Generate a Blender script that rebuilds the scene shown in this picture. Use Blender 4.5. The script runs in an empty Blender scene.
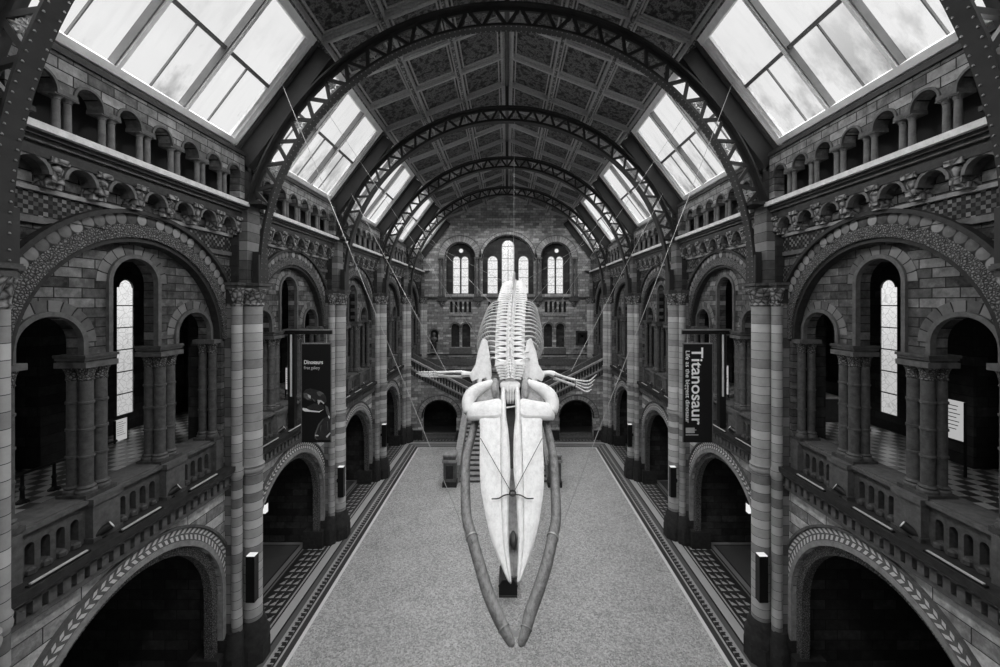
import bpy, bmesh, math, random
from mathutils import Vector, Matrix
random.seed(7)
PI = math.pi
sc = bpy.context.scene
COL = sc.collection
B = 6.4; Y0 = 5.92            # bay length, first pier line
XW = 8.3                      # hall wall face
ORD = ['first', 'second', 'third', 'fourth', 'fifth', 'sixth', 'seventh', 'eighth', 'ninth', 'tenth']
BAYN = {-2: 'rearmost bay', -1: 'bay beside camera', 0: 'nearest bay', 1: 'second bay', 2: 'third bay', 3: 'fourth bay', 4: 'fifth bay'}
SIDE = {-1: 'left', 1: 'right'}
def pier_y(i): return Y0 + B * i

# ------------------------------------------------------------------ materials
def newmat(name):
    m = bpy.data.materials.new(name); m.use_nodes = True
    nt = m.node_tree; nt.nodes.clear()
    out = nt.nodes.new('ShaderNodeOutputMaterial')
    return m, nt, out
class NT:
    def __init__(s, nt): s.nt = nt
    def n(s, t, **kw):
        x = s.nt.nodes.new(t)
        for k, v in kw.items(): setattr(x, k, v)
        return x
    def put(s, sock, v):
        if hasattr(v, 'is_linked') or isinstance(v, bpy.types.NodeSocket): s.nt.links.new(v, sock)
        elif isinstance(v, (int, float)) and sock.type == 'RGBA': sock.default_value = (v, v, v, 1)
        else: sock.default_value = v
    def math(s, op, a, b=None, c=None):
        x = s.n('ShaderNodeMath', operation=op)
        s.put(x.inputs[0], a)
        if b is not None: s.put(x.inputs[1], b)
        if c is not None: s.put(x.inputs[2], c)
        return x.outputs[0]
    def mix(s, f, a, b):
        x = s.n('ShaderNodeMix', data_type='RGBA')
        s.put(x.inputs[0], f); s.put(x.inputs[6], a); s.put(x.inputs[7], b)
        return x.outputs[2]
    def ramp(s, f, stops, interp='LINEAR'):
        x = s.n('ShaderNodeValToRGB'); r = x.color_ramp; r.interpolation = interp
        while len(r.elements) > 1: r.elements.remove(r.elements[-1])
        r.elements[0].position = stops[0][0]
        v = stops[0][1]; r.elements[0].color = (v, v, v, 1)
        for p, v in stops[1:]:
            e = r.elements.new(p); e.color = (v, v, v, 1)
        s.put(x.inputs[0], f)
        return x.outputs[0]
    def noise(s, vec, scale, detail=4, rough=.6, dim='3D'):
        x = s.n('ShaderNodeTexNoise', noise_dimensions=dim)
        if vec is not None: s.put(x.inputs['Vector'], vec)
        s.put(x.inputs['Scale'], scale); x.inputs['Detail'].default_value = detail; x.inputs['Roughness'].default_value = rough
        return x.outputs[0]
    def pos(s):
        g = s.n('ShaderNodeNewGeometry'); sp = s.n('ShaderNodeSeparateXYZ'); s.nt.links.new(g.outputs['Position'], sp.inputs[0])
        return g.outputs['Position'], sp.outputs[0], sp.outputs[1], sp.outputs[2]
    def comb(s, a, b, c=0.0):
        x = s.n('ShaderNodeCombineXYZ'); s.put(x.inputs[0], a); s.put(x.inputs[1], b); s.put(x.inputs[2], c); return x.outputs[0]
    def bump(s, h, st, dist=.02):
        x = s.n('ShaderNodeBump'); x.inputs['Strength'].default_value = st; x.inputs['Distance'].default_value = dist
        s.put(x.inputs['Height'], h); return x.outputs[0]
    def surf(s, out, col, rough=.7, bump=None, metal=0.0, spec=.3):
        b = s.n('ShaderNodeBsdfPrincipled')
        s.put(b.inputs['Base Color'], col); s.put(b.inputs['Roughness'], rough); b.inputs['Metallic'].default_value = metal
        b.inputs['Specular IOR Level'].default_value = spec
        if bump is not None: s.put(b.inputs['Normal'], bump)
        s.nt.links.new(b.outputs[0], out.inputs[0]); return b

def mat_stone(name, axes, lo, hi, mortar=.03, bw=.62, bh=.26, coarse=.35):
    m, nt, out = newmat(name); k = NT(nt)
    p, x, y, z = k.pos()
    a = y if axes == 'yz' else x
    v = k.comb(a, z)
    br = k.n('ShaderNodeTexBrick'); k.put(br.inputs['Vector'], v)
    br.inputs['Scale'].default_value = 1; br.inputs['Brick Width'].default_value = bw; br.inputs['Row Height'].default_value = bh
    br.inputs['Mortar Size'].default_value = .012; br.inputs['Mortar Smooth'].default_value = .4
    k.put(br.inputs['Color1'], 0.0); k.put(br.inputs['Color2'], 1.0); k.put(br.inputs['Mortar'], .5)
    # course to course variation and block to block variation
    row = k.math('FLOOR', k.math('DIVIDE', z, bh))
    wn = k.n('ShaderNodeTexWhiteNoise', noise_dimensions='1D'); k.put(wn.inputs['W'], row)
    f = k.math('ADD', k.math('MULTIPLY', br.outputs['Color'], 1 - coarse), k.math('MULTIPLY', wn.outputs[0], coarse))
    n1 = k.noise(p, 5, 5, .65); n2 = k.noise(p, 40, 3)
    f = k.math('ADD', k.math('MULTIPLY', f, .75), k.math('MULTIPLY', k.math('SUBTRACT', n1, .40), 1.0))
    c = k.ramp(f, [(.05, lo), (.45, lo * .6 + hi * .25), (.7, hi * .6), (.95, hi)])
    c = k.mix(br.outputs['Fac'], c, mortar)
    h = k.math('SUBTRACT', k.math('MULTIPLY', n2, .5), br.outputs['Fac'])
    k.surf(out, c, .75, k.bump(h, .7, .02))
    return m
def mat_plain(name, v, rough=.7, var=.35, scale=6, bump=.4, metal=0.0, bscale=30):
    m, nt, out = newmat(name); k = NT(nt)
    p, x, y, z = k.pos()
    n1 = k.noise(p, scale, 5, .65)
    c = k.ramp(n1, [(.3, v * (1 - var)), (.7, v * (1 + var))])
    b = k.bump(k.noise(p, bscale, 3), bump, .01) if bump else None
    k.surf(out, c, rough, b, metal)
    return m
def mat_banded(name, lo, hi, h=.32):
    m, nt, out = newmat(name); k = NT(nt)
    p, x, y, z = k.pos()
    q = k.math('DIVIDE', z, h)
    wn = k.n('ShaderNodeTexWhiteNoise', noise_dimensions='1D'); k.put(wn.inputs['W'], k.math('FLOOR', q))
    fr = k.math('FRACT', q)
    joint = k.math('LESS_THAN', fr, .05)
    f = k.math('ADD', k.math('MULTIPLY', wn.outputs[0], .75), k.math('MULTIPLY', k.noise(p, 4, 5, .7), .45))
    c = k.ramp(f, [(.15, lo), (1.0, hi)])
    c = k.mix(joint, c, lo * .3)
    k.surf(out, c, .55, k.bump(k.noise(p, 30, 3), .3, .01))
    return m
def mat_carved(name, lo, hi, scale=9, bump=1.0):
    m, nt, out = newmat(name); k = NT(nt)
    p, x, y, z = k.pos()
    vo = k.n('ShaderNodeTexVoronoi', feature='DISTANCE_TO_EDGE'); k.put(vo.inputs['Vector'], p); vo.inputs['Scale'].default_value = scale
    n = k.noise(p, scale * 1.3, 4, .7)
    f = k.math('ADD', k.math('MULTIPLY', vo.outputs[0], 1.4), k.math('MULTIPLY', n, .5))
    c = k.ramp(f, [(.22, lo), (.7, hi)])
    k.surf(out, c, .7, k.bump(f, bump, .05))
    return m
def mat_uv(name, kind, lo, hi):
    m, nt, out = newmat(name); k = NT(nt)
    uvn = k.n('ShaderNodeUVMap'); sp = k.n('ShaderNodeSeparateXYZ'); nt.links.new(uvn.outputs[0], sp.inputs[0])
    u, v = sp.outputs[0], sp.outputs[1]
    p, x, y, z = k.pos()
    if kind == 'vouss':           # plain arch stones, one row
        br = k.n('ShaderNodeTexBrick'); nt.links.new(uvn.outputs[0], br.inputs['Vector']); br.offset = 0
        br.inputs['Scale'].default_value = 1; br.inputs['Brick Width'].default_value = .24; br.inputs['Row Height'].default_value = 50
        br.inputs['Mortar Size'].default_value = .012
        k.put(br.inputs['Color1'], 0.0); k.put(br.inputs['Color2'], 1.0)
        f = k.math('ADD', k.math('MULTIPLY', br.outputs[0], .7), k.math('MULTIPLY', k.noise(p, 7, 4), .5))
        c = k.mix(br.outputs['Fac'], k.ramp(f, [(.1, lo), (1, hi)]), lo * .25)
        h = k.math('SUBTRACT', 1.0, br.outputs['Fac'])
    elif kind == 'hex':           # rounded light blocks of the outer order
        fr = k.math('SUBTRACT', k.math('FRACT', k.math('DIVIDE', u, .24)), .5)
        vv = k.math('SUBTRACT', v, .5)
        d = k.math('SQRT', k.math('ADD', k.math('POWER', fr, 2.0), k.math('MULTIPLY', k.math('POWER', vv, 2.0), .8)))
        wn = k.n('ShaderNodeTexWhiteNoise', noise_dimensions='1D'); k.put(wn.inputs['W'], k.math('FLOOR', k.math('DIVIDE', u, .24)))
        blk = k.ramp(k.math('ADD', wn.outputs[0], k.math('MULTIPLY', k.noise(p, 9, 3), .4)), [(.2, lo * 1.6), (1.2, hi)])
        f = k.math('SMOOTH_MIN', 1.0, k.math('MULTIPLY', d, 2.0), .1)
        c = k.mix(k.ramp(f, [(.85, 0), (1.0, 1)]), blk, lo * .5)
        h = k.math('SUBTRACT', 1.0, f)
    elif kind == 'chev':          # two rows of slanting leaves
        vv = k.math('ABSOLUTE', k.math('SUBTRACT', v, .5))
        q = k.math('FRACT', k.math('ADD', k.math('DIVIDE', u, .17), k.math('MULTIPLY', vv, 1.3)))
        f = k.math('MULTIPLY', k.math('LESS_THAN', q, .52), k.math('GREATER_THAN', vv, .06))
        f = k.math('MULTIPLY', f, k.math('LESS_THAN', vv, .42))
        c = k.mix(f, k.ramp(k.noise(p, 8, 4), [(.3, lo), (.7, lo * 1.8)]), hi)
        h = f
    elif kind == 'diaper':        # chequer of small squares
        a = k.math('FLOOR', k.math('DIVIDE', y, .075)); b = k.math('FLOOR', k.math('DIVIDE', z, .075))
        f = k.math('MODULO', k.math('ADD', a, b), 2.0)
        wn = k.n('ShaderNodeTexWhiteNoise', noise_dimensions='2D'); k.put(wn.inputs['Vector'], k.comb(a, b))
        c = k.mix(f, lo, k.ramp(wn.outputs[0], [(0, lo * 1.5), (1, hi)]))
        h = f
    k.surf(out, c, .7, k.bump(h, .8, .03))
    return m
def mat_emit(name, v, strength=1.0):
    m, nt, out = newmat(name); k = NT(nt)
    e = k.n('ShaderNodeEmission'); k.put(e.inputs[0], v); e.inputs[1].default_value = strength
    nt.links.new(e.outputs[0], out.inputs[0]); return m
def mat_glass(name, pattern, base=.93):
    m, nt, out = newmat(name); k = NT(nt)
    p, x, y, z = k.pos()
    tr = k.n('ShaderNodeBsdfTransparent'); gl = k.n('ShaderNodeBsdfGlossy'); gl.inputs['Roughness'].default_value = .08
    if pattern == 'sky':          # streaks of dirt that have run down the outside of the roof glass
        n = k.noise(k.comb(k.math('MULTIPLY', y, 1.0), k.math('MULTIPLY', z, .5), k.math('MULTIPLY', x, .5)), .9, 5, .6)
        low = k.ramp(k.math('DIVIDE', k.math('SUBTRACT', z, 15.8), 3.0), [(0, 1), (.55, .25), (1, .0)])
        f = k.math('MULTIPLY', k.ramp(n, [(.5, 0), (.66, 1)]), low)
        f2 = k.noise(k.comb(k.math('MULTIPLY', y, 8.0), z, x), .6, 3, .5)
        c = k.mix(f, base, base * .42)
        c = k.mix(k.math('MULTIPLY', k.ramp(f2, [(.5, 0), (.75, 1)]), .12), c, .5)
    else:                         # leaded lights: quarry pattern
        n = k.noise(p, 7, 4, .7)
        vo = k.n('ShaderNodeTexVoronoi', feature='DISTANCE_TO_EDGE'); k.put(vo.inputs['Vector'], p); vo.inputs['Scale'].default_value = 4
        f = k.math('MULTIPLY', k.ramp(vo.outputs[0], [(0, .6), (.06, 1)]), k.ramp(n, [(.3, .75), (.5, 1)]))
        c = k.mix(f, .3, base)
    k.put(tr.inputs[0], c)
    mx = k.n('ShaderNodeMixShader'); mx.inputs[0].default_value = .04
    nt.links.new(tr.outputs[0], mx.inputs[1]); nt.links.new(gl.outputs[0], mx.inputs[2]); nt.links.new(mx.outputs[0], out.inputs[0])
    return m
def mat_floor(name):
    m, nt, out = newmat(name); k = NT(nt)
    p, x, y, z = k.pos()
    ax = k.math('ABSOLUTE', x)
    d = k.math('MAXIMUM', ax, k.math('SUBTRACT', y, 23.45))
    W, D = .8, .03
    stops = [(0, .36), (6.62, W), (6.71, .055), (6.92, .5), (6.97, D), (7.02, .42), (7.07, .42), (7.23, .42), (7.27, .12), (7.5, .015), (7.56, .5), (7.87, .02),
             (7.92, .42), (8.0, .03), (8.94, .2), (9.02, .02), (9.1, .24), (9.28, .02), (9.36, .085), (13.6, .2), (13.8, .04)]
    band = k.ramp(k.math('DIVIDE', d, 16.0), [(a / 16.0, b) for a, b in stops], 'CONSTANT')
    # greek key between 6.97 and 7.27
    fy = k.math('FRACT', k.math('DIVIDE', y, .2))
    k1 = k.math('MULTIPLY', k.math('GREATER_THAN', fy, .55), k.math('LESS_THAN', ax, 7.19))
    k2 = k.math('MULTIPLY', k.math('LESS_THAN', fy, .34), k.math('GREATER_THAN', ax, 7.07))
    key = k.math('MAXIMUM', k1, k2)
    inkey = k.math('MULTIPLY', k.math('GREATER_THAN', d, 7.02), k.math('LESS_THAN', d, 7.23))
    band = k.mix(k.math('MULTIPLY', key, inkey), band, .02)
    # rows of triangles in the arches
    ty = k.math('FRACT', k.math('DIVIDE', y, .36)); tx = k.math('FRACT', k.math('DIVIDE', k.math('SUBTRACT', ax, 8.12), .26))
    tri = k.math('LESS_THAN', k.math('ADD', k.math('MULTIPLY', tx, 1.0), ty), .82)
    tri = k.math('MULTIPLY', tri, k.math('GREATER_THAN', k.math('FRACT', k.math('MULTIPLY', ty, 2.0)), .12))
    intri = k.math('MULTIPLY', k.math('GREATER_THAN', d, 8.12), k.math('LESS_THAN', d, 8.9))
    band = k.mix(k.math('MULTIPLY', tri, intri), band, .42)
    # borders across the side bays at every pier line
    py = k.math('ABSOLUTE', k.math('SUBTRACT', k.math('FRACT', k.math('DIVIDE', k.math('SUBTRACT', y, Y0), B)), .5))
    cross = k.ramp(py, [(0, .0), (.385, .02), (.392, .24), (.42, .02), (.428, .2), (.45, .06)], 'CONSTANT')
    incross = k.math('MULTIPLY', k.math('GREATER_THAN', ax, 9.3), k.math('GREATER_THAN', py, .385))
    band = k.mix(incross, band, cross)
    # mosaic field
    fld = k.math('LESS_THAN', d, 6.62)
    n1 = k.noise(p, 22, 3, .8); n2 = k.noise(p, .8, 4, .6); n3 = k.noise(p, 40, 2, .6)
    vo = k.n('ShaderNodeTexVoronoi'); k.put(vo.inputs['Vector'], p); vo.inputs['Scale'].default_value = 19
    vs_ = k.n('ShaderNodeSeparateColor'); nt.links.new(vo.outputs['Color'], vs_.inputs[0])
    g = k.math('ADD', k.math('MULTIPLY', n1, .9), k.math('ADD', k.math('MULTIPLY', n2, .22), k.math('MULTIPLY', n3, .55)))
    g = k.math('ADD', g, k.math('MULTIPLY', vs_.outputs[0], .3))
    gcol = k.ramp(k.math('SUBTRACT', g, .3), [(.38, .15), (.66, .42), (.95, .74)])
    c = k.mix(fld, k.mix(k.math('MULTIPLY', n1, .5), band, k.math('MULTIPLY', band, .5) if False else band), gcol)
    k.surf(out, c, .42, k.bump(n1, .1, .004), spec=.4)
    return m
def mat_chequer(name, a, b, s):
    m, nt, out = newmat(name); k = NT(nt)
    p, x, y, z = k.pos()
    ch = k.n('ShaderNodeTexChecker'); k.put(ch.inputs['Vector'], p); ch.inputs['Scale'].default_value = 1 / s
    k.put(ch.inputs[1], a); k.put(ch.inputs[2], b)
    band = k.math('LESS_THAN', k.math('ABSOLUTE', k.math('SUBTRACT', k.math('ABSOLUTE', x), 10.2)), .9)
    c = k.mix(band, ch.outputs[0], k.ramp(k.noise(p, 5, 5), [(.3, .1), (.7, .3)]))
    k.surf(out, c, .3, None, spec=.5); return m
def mat_bone(name, lo, hi, streak=None):
    m, nt, out = newmat(name); k = NT(nt)
    tc = k.n('ShaderNodeTexCoord')
    mp = k.n('ShaderNodeMapping'); nt.links.new(tc.outputs['Object'], mp.inputs[0])
    mp.inputs['Scale'].default_value = streak or (1, 1, 1)
    n = k.noise(mp.outputs[0], 4, 6, .65); n2 = k.noise(mp.outputs[0], 14, 4, .7)
    f = k.math('ADD', k.math('MULTIPLY', n, .7), k.math('MULTIPLY', n2, .3))
    c = k.ramp(f, [(.32, lo), (.52, lo * .35 + hi * .65), (.68, hi)])
    k.surf(out, c, .55, k.bump(n2, .35, .02)); return m

M = {}
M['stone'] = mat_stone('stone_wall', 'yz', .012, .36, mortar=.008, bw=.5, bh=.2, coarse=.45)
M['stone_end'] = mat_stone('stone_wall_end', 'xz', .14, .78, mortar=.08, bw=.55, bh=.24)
M['spandrel'] = mat_stone('banded_stone', 'yz', .06, .85, mortar=.04, bw=1.3, bh=.3, coarse=.8)
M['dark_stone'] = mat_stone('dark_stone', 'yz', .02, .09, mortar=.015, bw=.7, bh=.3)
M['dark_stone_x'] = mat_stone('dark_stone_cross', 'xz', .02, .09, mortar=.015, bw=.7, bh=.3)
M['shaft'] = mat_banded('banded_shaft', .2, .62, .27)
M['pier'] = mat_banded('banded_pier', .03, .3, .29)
M['column'] = mat_plain('column_stone', .1, .5, .4, 8)
M['pale_stone'] = mat_plain('pale_stone', .3, .6, .3, 6)
M['mid_stone'] = mat_plain('mid_stone', .12, .65, .35, 6)
M['trim'] = mat_plain('moulding_stone', .075, .65, .45, 7)
M['dark_trim'] = mat_plain('dark_moulding_stone', .03, .65, .4, 7)
M['carved'] = mat_carved('carved_stone', .015, .26, 19)
M['sill'] = mat_plain('pale_sill_stone', .6, .6, .2, 6)  # brighter even tone for the gallery sills
M['vouss_pale'] = mat_uv('pale_arch_stones', 'vouss', .16, .5)
M['glow_board'] = mat_emit('glow_board', .8, .55)  # glow added so the boards show white in the unlit gallery
M['scroll'] = mat_plain('gilded_scrolls', .42, .5, .2, 5, .1)
M['corbel'] = mat_carved('carved_corbel', .015, .34, 7, .6)
M['hex'] = mat_uv('outer_arch_blocks', 'hex', .035, .3)
M['vouss'] = mat_uv('arch_stones', 'vouss', .05, .28)
M['chev'] = mat_uv('leaf_moulding', 'chev', .1, .75)
M['diaper'] = mat_uv('diaper_work', 'diaper', .008, .2)
M['iron'] = mat_plain('painted_iron', .03, .5, .15, 3, .1)
M['iron_light'] = mat_plain('pale_painted_iron', .2, .5, .2, 5, .1)
M['frame'] = mat_plain('painted_window_frame', .85, .5, .12, 3, 0)
M['bar'] = mat_plain('grey_glazing_bar', .17, .5, .15, 3, 0)
M['rib'] = mat_plain('ceiling_rib_paint', .36, .6, .25, 14, .3)
def mat_panel(name, lo, hi):
    m, nt, out = newmat(name); k = NT(nt)
    p, x, y, z = k.pos()
    n = k.noise(p, 5.5, 5, .72); w = k.n('ShaderNodeTexVoronoi', feature='SMOOTH_F1'); k.put(w.inputs['Vector'], p); w.inputs['Scale'].default_value = 6
    f = k.math('ADD', k.math('MULTIPLY', n, 1.0), k.math('MULTIPLY', w.outputs['Distance'], -.35))
    k.surf(out, k.ramp(f, [(.2, lo), (.3, lo * 2.4), (.4, hi), (.47, lo * 2), (.56, hi * .8)]), .6); return m
M['panel'] = mat_panel('painted_ceiling_panel', .012, .16)
M['roof'] = mat_plain('roof_boarding', .07, .6, .3, 4, .2)
M['glass'] = mat_glass('roof_glass', 'sky')
M['leaded'] = mat_glass('leaded_glass', 'lead', 1.0)
M['floor'] = mat_floor('mosaic_floor')
M['upper_floor'] = mat_chequer('chequer_floor', .06, .5, .32)
M['bone'] = mat_bone('whale_bone', .6, .86)
M['rostrum'] = mat_bone('rostrum_bone', .62, .88, (2.2, .25, 2.2))
M['bone_dark'] = mat_bone('jaw_bone', .09, .34, (3, .2, 3))
M['bone_shade'] = mat_bone('grey_shaded_bone', .13, .4)  # greyer bone, also paints the shade in the skull hollows
M['steel'] = mat_plain('dark_steel', .05, .4, .1, 5, 0, .6)
M['cable'] = mat_plain('steel_cable', .45, .4, .05, 5, 0, .3)
M['black'] = mat_plain('black_paint', .012, .4, .1, 5, 0)
M['black_cloth'] = mat_plain('black_banner_cloth', .006, .8, .1, 5, 0)
M['white'] = mat_plain('white_print', .9, .7, .03, 5, 0)
M['grey_print'] = mat_carved('grey_print', .02, .4, 3, 0)
M['board'] = mat_plain('white_board', .62, .6, .08, 4, 0)
M['lamp'] = mat_emit('lamp_glow', .95, .9)
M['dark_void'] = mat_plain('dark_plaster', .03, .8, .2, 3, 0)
M['wood'] = mat_plain('dark_wood', .05, .5, .3, 5, .1)

# ------------------------------------------------------------------ mesh builder
class MB:
    def __init__(s, sx=1):
        s.v = []; s.f = []; s.m = []; s.uv = []; s.mats = []; s.sx = sx
    def mi(s, m):
        if m not in s.mats: s.mats.append(m)
        return s.mats.index(m)
    def add(s, vs, fs, mat, uvs=None):
        o = len(s.v); s.v += [(s.sx * a, b, c) for a, b, c in vs]; k = s.mi(mat)
        for j, f in enumerate(fs):
            s.f.append([o + q for q in f]); s.m.append(k)
            s.uv.append(uvs[j] if uvs else [(0, 0)] * len(f))
        return s
    def box(s, x0, x1, y0, y1, z0, z1, mat):
        vs = [(x, y, z) for z in (z0, z1) for y in (y0, y1) for x in (x0, x1)]
        return s.add(vs, [(0, 1, 3, 2), (4, 6, 7, 5), (0, 4, 5, 1), (2, 3, 7, 6), (0, 2, 6, 4), (1, 5, 7, 3)], mat)
    def strip(s, ys, zlo, zhi, x0, x1, mat, mp=None):
        # solid slab between x0 and x1, outline given by lower and upper heights along y
        mp = mp or (lambda x, y, z: (x, y, z))
        vs = []
        for y, a, b in zip(ys, zlo, zhi):
            vs += [mp(x0, y, a), mp(x0, y, b), mp(x1, y, a), mp(x1, y, b)]
        fs = []; n = len(ys)
        for j in range(n - 1):
            a = 4 * j; b = a + 4
            fs += [(a, b, b + 1, a + 1), (a + 2, a + 3, b + 3, b + 2), (a, a + 2, b + 2, b), (a + 1, b + 1, b + 3, a + 3)]
        fs += [(0, 1, 3, 2), (4 * n - 4, 4 * n - 2, 4 * n - 1, 4 * n - 3)]
        return s.add(vs, fs, mat)
    def arched(s, y0, y1, zb, zt, ops, x0, x1, mat, mp=None, n=20):
        # wall from y0 to y1 with round headed openings (centre, radius, spring height, sill height)
        ft = zt if callable(zt) else (lambda y: zt)
        def seg(a, b, lo):
            if b - a < 1e-4: return
            k = n if (callable(zt) or callable(lo)) else 1
            ys = [a + (b - a) * (.5 - .5 * math.cos(PI * j / k)) for j in range(k + 1)]
            fl = lo if callable(lo) else (lambda y: lo)
            s.strip(ys, [min(fl(y), ft(y) - 1e-3) for y in ys], [ft(y) for y in ys], x0, x1, mat, mp)
        cur = y0
        for c, r, sp, sill in sorted(ops):
            seg(cur, c - r, zb)
            seg(c - r, c + r, lambda y: sp + math.sqrt(max(0, r * r - (y - c) ** 2)))
            if sill > zb + 1e-4:
                s.strip([c - r, c + r], [zb, zb], [sill, sill], x0, x1, mat, mp)
            cur = c + r
        seg(cur, y1, zb)
        return s
    def ring(s, c, zc, r0, r1, x0, x1, mat, a0=0, a1=PI, n=32, mp=None, soffit=None):
        mp = mp or (lambda x, y, z: (x, y, z))
        vs = []; fs = []; uvs = []; L = (r0 + r1) / 2
        for j in range(n + 1):
            a = a0 + (a1 - a0) * j / n; cy, cz = math.cos(a), math.sin(a)
            vs += [mp(x0, c + r0 * cy, zc + r0 * cz), mp(x0, c + r1 * cy, zc + r1 * cz), mp(x1, c + r0 * cy, zc + r0 * cz), mp(x1, c + r1 * cy, zc + r1 * cz)]
        for j in range(n):
            a = 4 * j; b = a + 4; u0 = (a0 + (a1 - a0) * j / n) * L; u1 = (a0 + (a1 - a0) * (j + 1) / n) * L
            q = [(u0, 0), (u1, 0), (u1, 1), (u0, 1)]
            fs += [(a, b, b + 1, a + 1), (a + 2, b + 2, b, a), (a + 1, b + 1, b + 3, a + 3), (a + 2, a + 3, b + 3, b + 2)]
            uvs += [q, q, q, q]
        fs += [(0, 1, 3, 2), (4 * n, 4 * n + 2, 4 * n + 3, 4 * n + 1)]; uvs += [[(0, 0)] * 4] * 2
        return s.add(vs, fs, mat, uvs)
    def lathe(s, prof, mat, at=(0, 0, 0), n=12, a0=0, a1=2 * PI):
        full = abs(a1 - a0 - 2 * PI) < 1e-6; k = n if full else n + 1
        vs = [(at[0] + r * math.cos(a0 + (a1 - a0) * j / n), at[1] + r * math.sin(a0 + (a1 - a0) * j / n), at[2] + z) for r, z in prof for j in range(k)]
        fs = []
        for i in range(len(prof) - 1):
            for j in range(n):
                j2 = (j + 1) % k
                fs.append((i * k + j, i * k + j2, (i + 1) * k + j2, (i + 1) * k + j))
        fs.append(tuple(reversed(range(k)))); fs.append(tuple((len(prof) - 1) * k + j for j in range(k)))
        return s.add(vs, fs, mat)
    def loft(s, rings, mat, cap=True):
        n = len(rings[0]); vs = [p for r in rings for p in r]; fs = []
        for i in range(len(rings) - 1):
            for j in range(n):
                fs.append((i * n + j, i * n + (j + 1) % n, (i + 1) * n + (j + 1) % n, (i + 1) * n + j))
        if cap:
            fs.append(tuple(reversed(range(n)))); fs.append(tuple((len(rings) - 1) * n + j for j in range(n)))
        return s.add(vs, fs, mat)
    def tube(s, pts, rad, mat, n=6, flat=1.0):
        pts = [Vector(p) for p in pts]; rings = []
        ref = Vector((0, 0, 1))
        for i, p in enumerate(pts):
            t = (pts[min(i + 1, len(pts) - 1)] - pts[max(i - 1, 0)]).normalized()
            if abs(t.dot(ref)) > .95: ref = Vector((1, 0, 0)) if abs(t.x) < .9 else Vector((0, 1, 0))
            u = t.cross(ref).normalized(); w = u.cross(t)
            r = rad[i] if isinstance(rad, (list, tuple)) else rad
            rings.append([tuple(p + u * r * math.cos(2 * PI * j / n) + w * r * flat * math.sin(2 * PI * j / n)) for j in range(n)])
        return s.loft(rings, mat)
    def prism(s, poly, a0, a1, mat, mp):
        # poly in (p, q); extruded between a0 and a1; mp(a, p, q)
        n = len(poly); vs = [mp(a0, p, q) for p, q in poly] + [mp(a1, p, q) for p, q in poly]
        fs = [tuple(range(n)), tuple(reversed(range(n, 2 * n)))] + [(j, j + n, (j + 1) % n + n, (j + 1) % n) for j in range(n)]
        return s.add(vs, fs, mat)
    def mesh(s, name, smooth=False):
        me = bpy.data.meshes.new(name); me.from_pydata(s.v, [], s.f)
        for m in s.mats: me.materials.append(M[m])
        me.polygons.foreach_set('material_index', s.m)
        uv = me.uv_layers.new(name='UVMap')
        flat = []
        for q in s.uv:
            for a in q: flat += [a[0], a[1]]
        uv.data.foreach_set('uv', flat)
        bm = bmesh.new(); bm.from_mesh(me); bmesh.ops.recalc_face_normals(bm, faces=bm.faces); bm.to_mesh(me); bm.free()
        if smooth:
            me.polygons.foreach_set('use_smooth', [True] * len(me.polygons)); me.set_sharp_from_angle(angle=math.radians(40))
        me.update(); return me
    def build(s, name, parent=None, smooth=False, loc=None):
        return link(name, s.mesh(name, smooth), parent, loc)
def link(name, me, parent=None, loc=None, rot=None):
    o = bpy.data.objects.new(name, me); COL.objects.link(o)
    if parent: o.parent = parent
    if loc: o.location = loc
    if rot: o.rotation_euler = rot
    return o
def tag(o, label, cat, group=None, kind='thing'):
    o['label'] = label; o['category'] = cat; o['kind'] = kind
    if group: o['group'] = group
    return o
def thing(name, label, cat, loc=(0, 0, 0), group=None, rot=None):
    return tag(link(name, None, None, loc, rot), label, cat, group)
def struct(o, label, cat):
    o['kind'] = 'structure'; o['label'] = label; o['category'] = cat; return o
def group_struct(name, label, cat): return struct(link(name, None), label, cat)
def bez(pts, n=8):
    # Catmull-Rom through pts
    P = [Vector(p) for p in pts]; P = [P[0] * 2 - P[1]] + P + [P[-1] * 2 - P[-2]]; out = []
    for i in range(1, len(P) - 2):
        for j in range(n):
            t = j / n
            out.append(.5 * (2 * P[i] + (P[i + 1] - P[i - 1]) * t + (2 * P[i - 1] - 5 * P[i] + 4 * P[i + 1] - P[i + 2]) * t * t + (3 * P[i] - P[i - 1] - 3 * P[i + 1] + P[i + 2]) * t ** 3))
    return out + [P[-2]]

# ------------------------------------------------------------------ setting: floor, side bays
f = MB(); f.box(-15, 15, -14, 40, -.3, 0, 'floor')
struct(f.build('floor'), 'pale mosaic floor with dark patterned borders along both arcades', 'floor')

CORB = .8
def corbel_mb(s):
    m = MB(s)
    m.box(7.98, 8.32, -.1, .1, 13.02, 13.14, 'corbel')
    m.lathe([(.05, 0), (.1, .06), (.12, .16), (.07, .24), (.11, .28)], 'corbel', (8.06, 0, 13.12), 8)
    m.box(8.06, 8.32, -.13, .13, 12.93, 13.03, 'corbel')
    m.box(7.93, 8.32, -.15, .15, 13.36, 13.46, 'corbel')
    return m.mesh('corbel', True)
CORBEL = {s: corbel_mb(s) for s in (-1, 1)}

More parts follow.
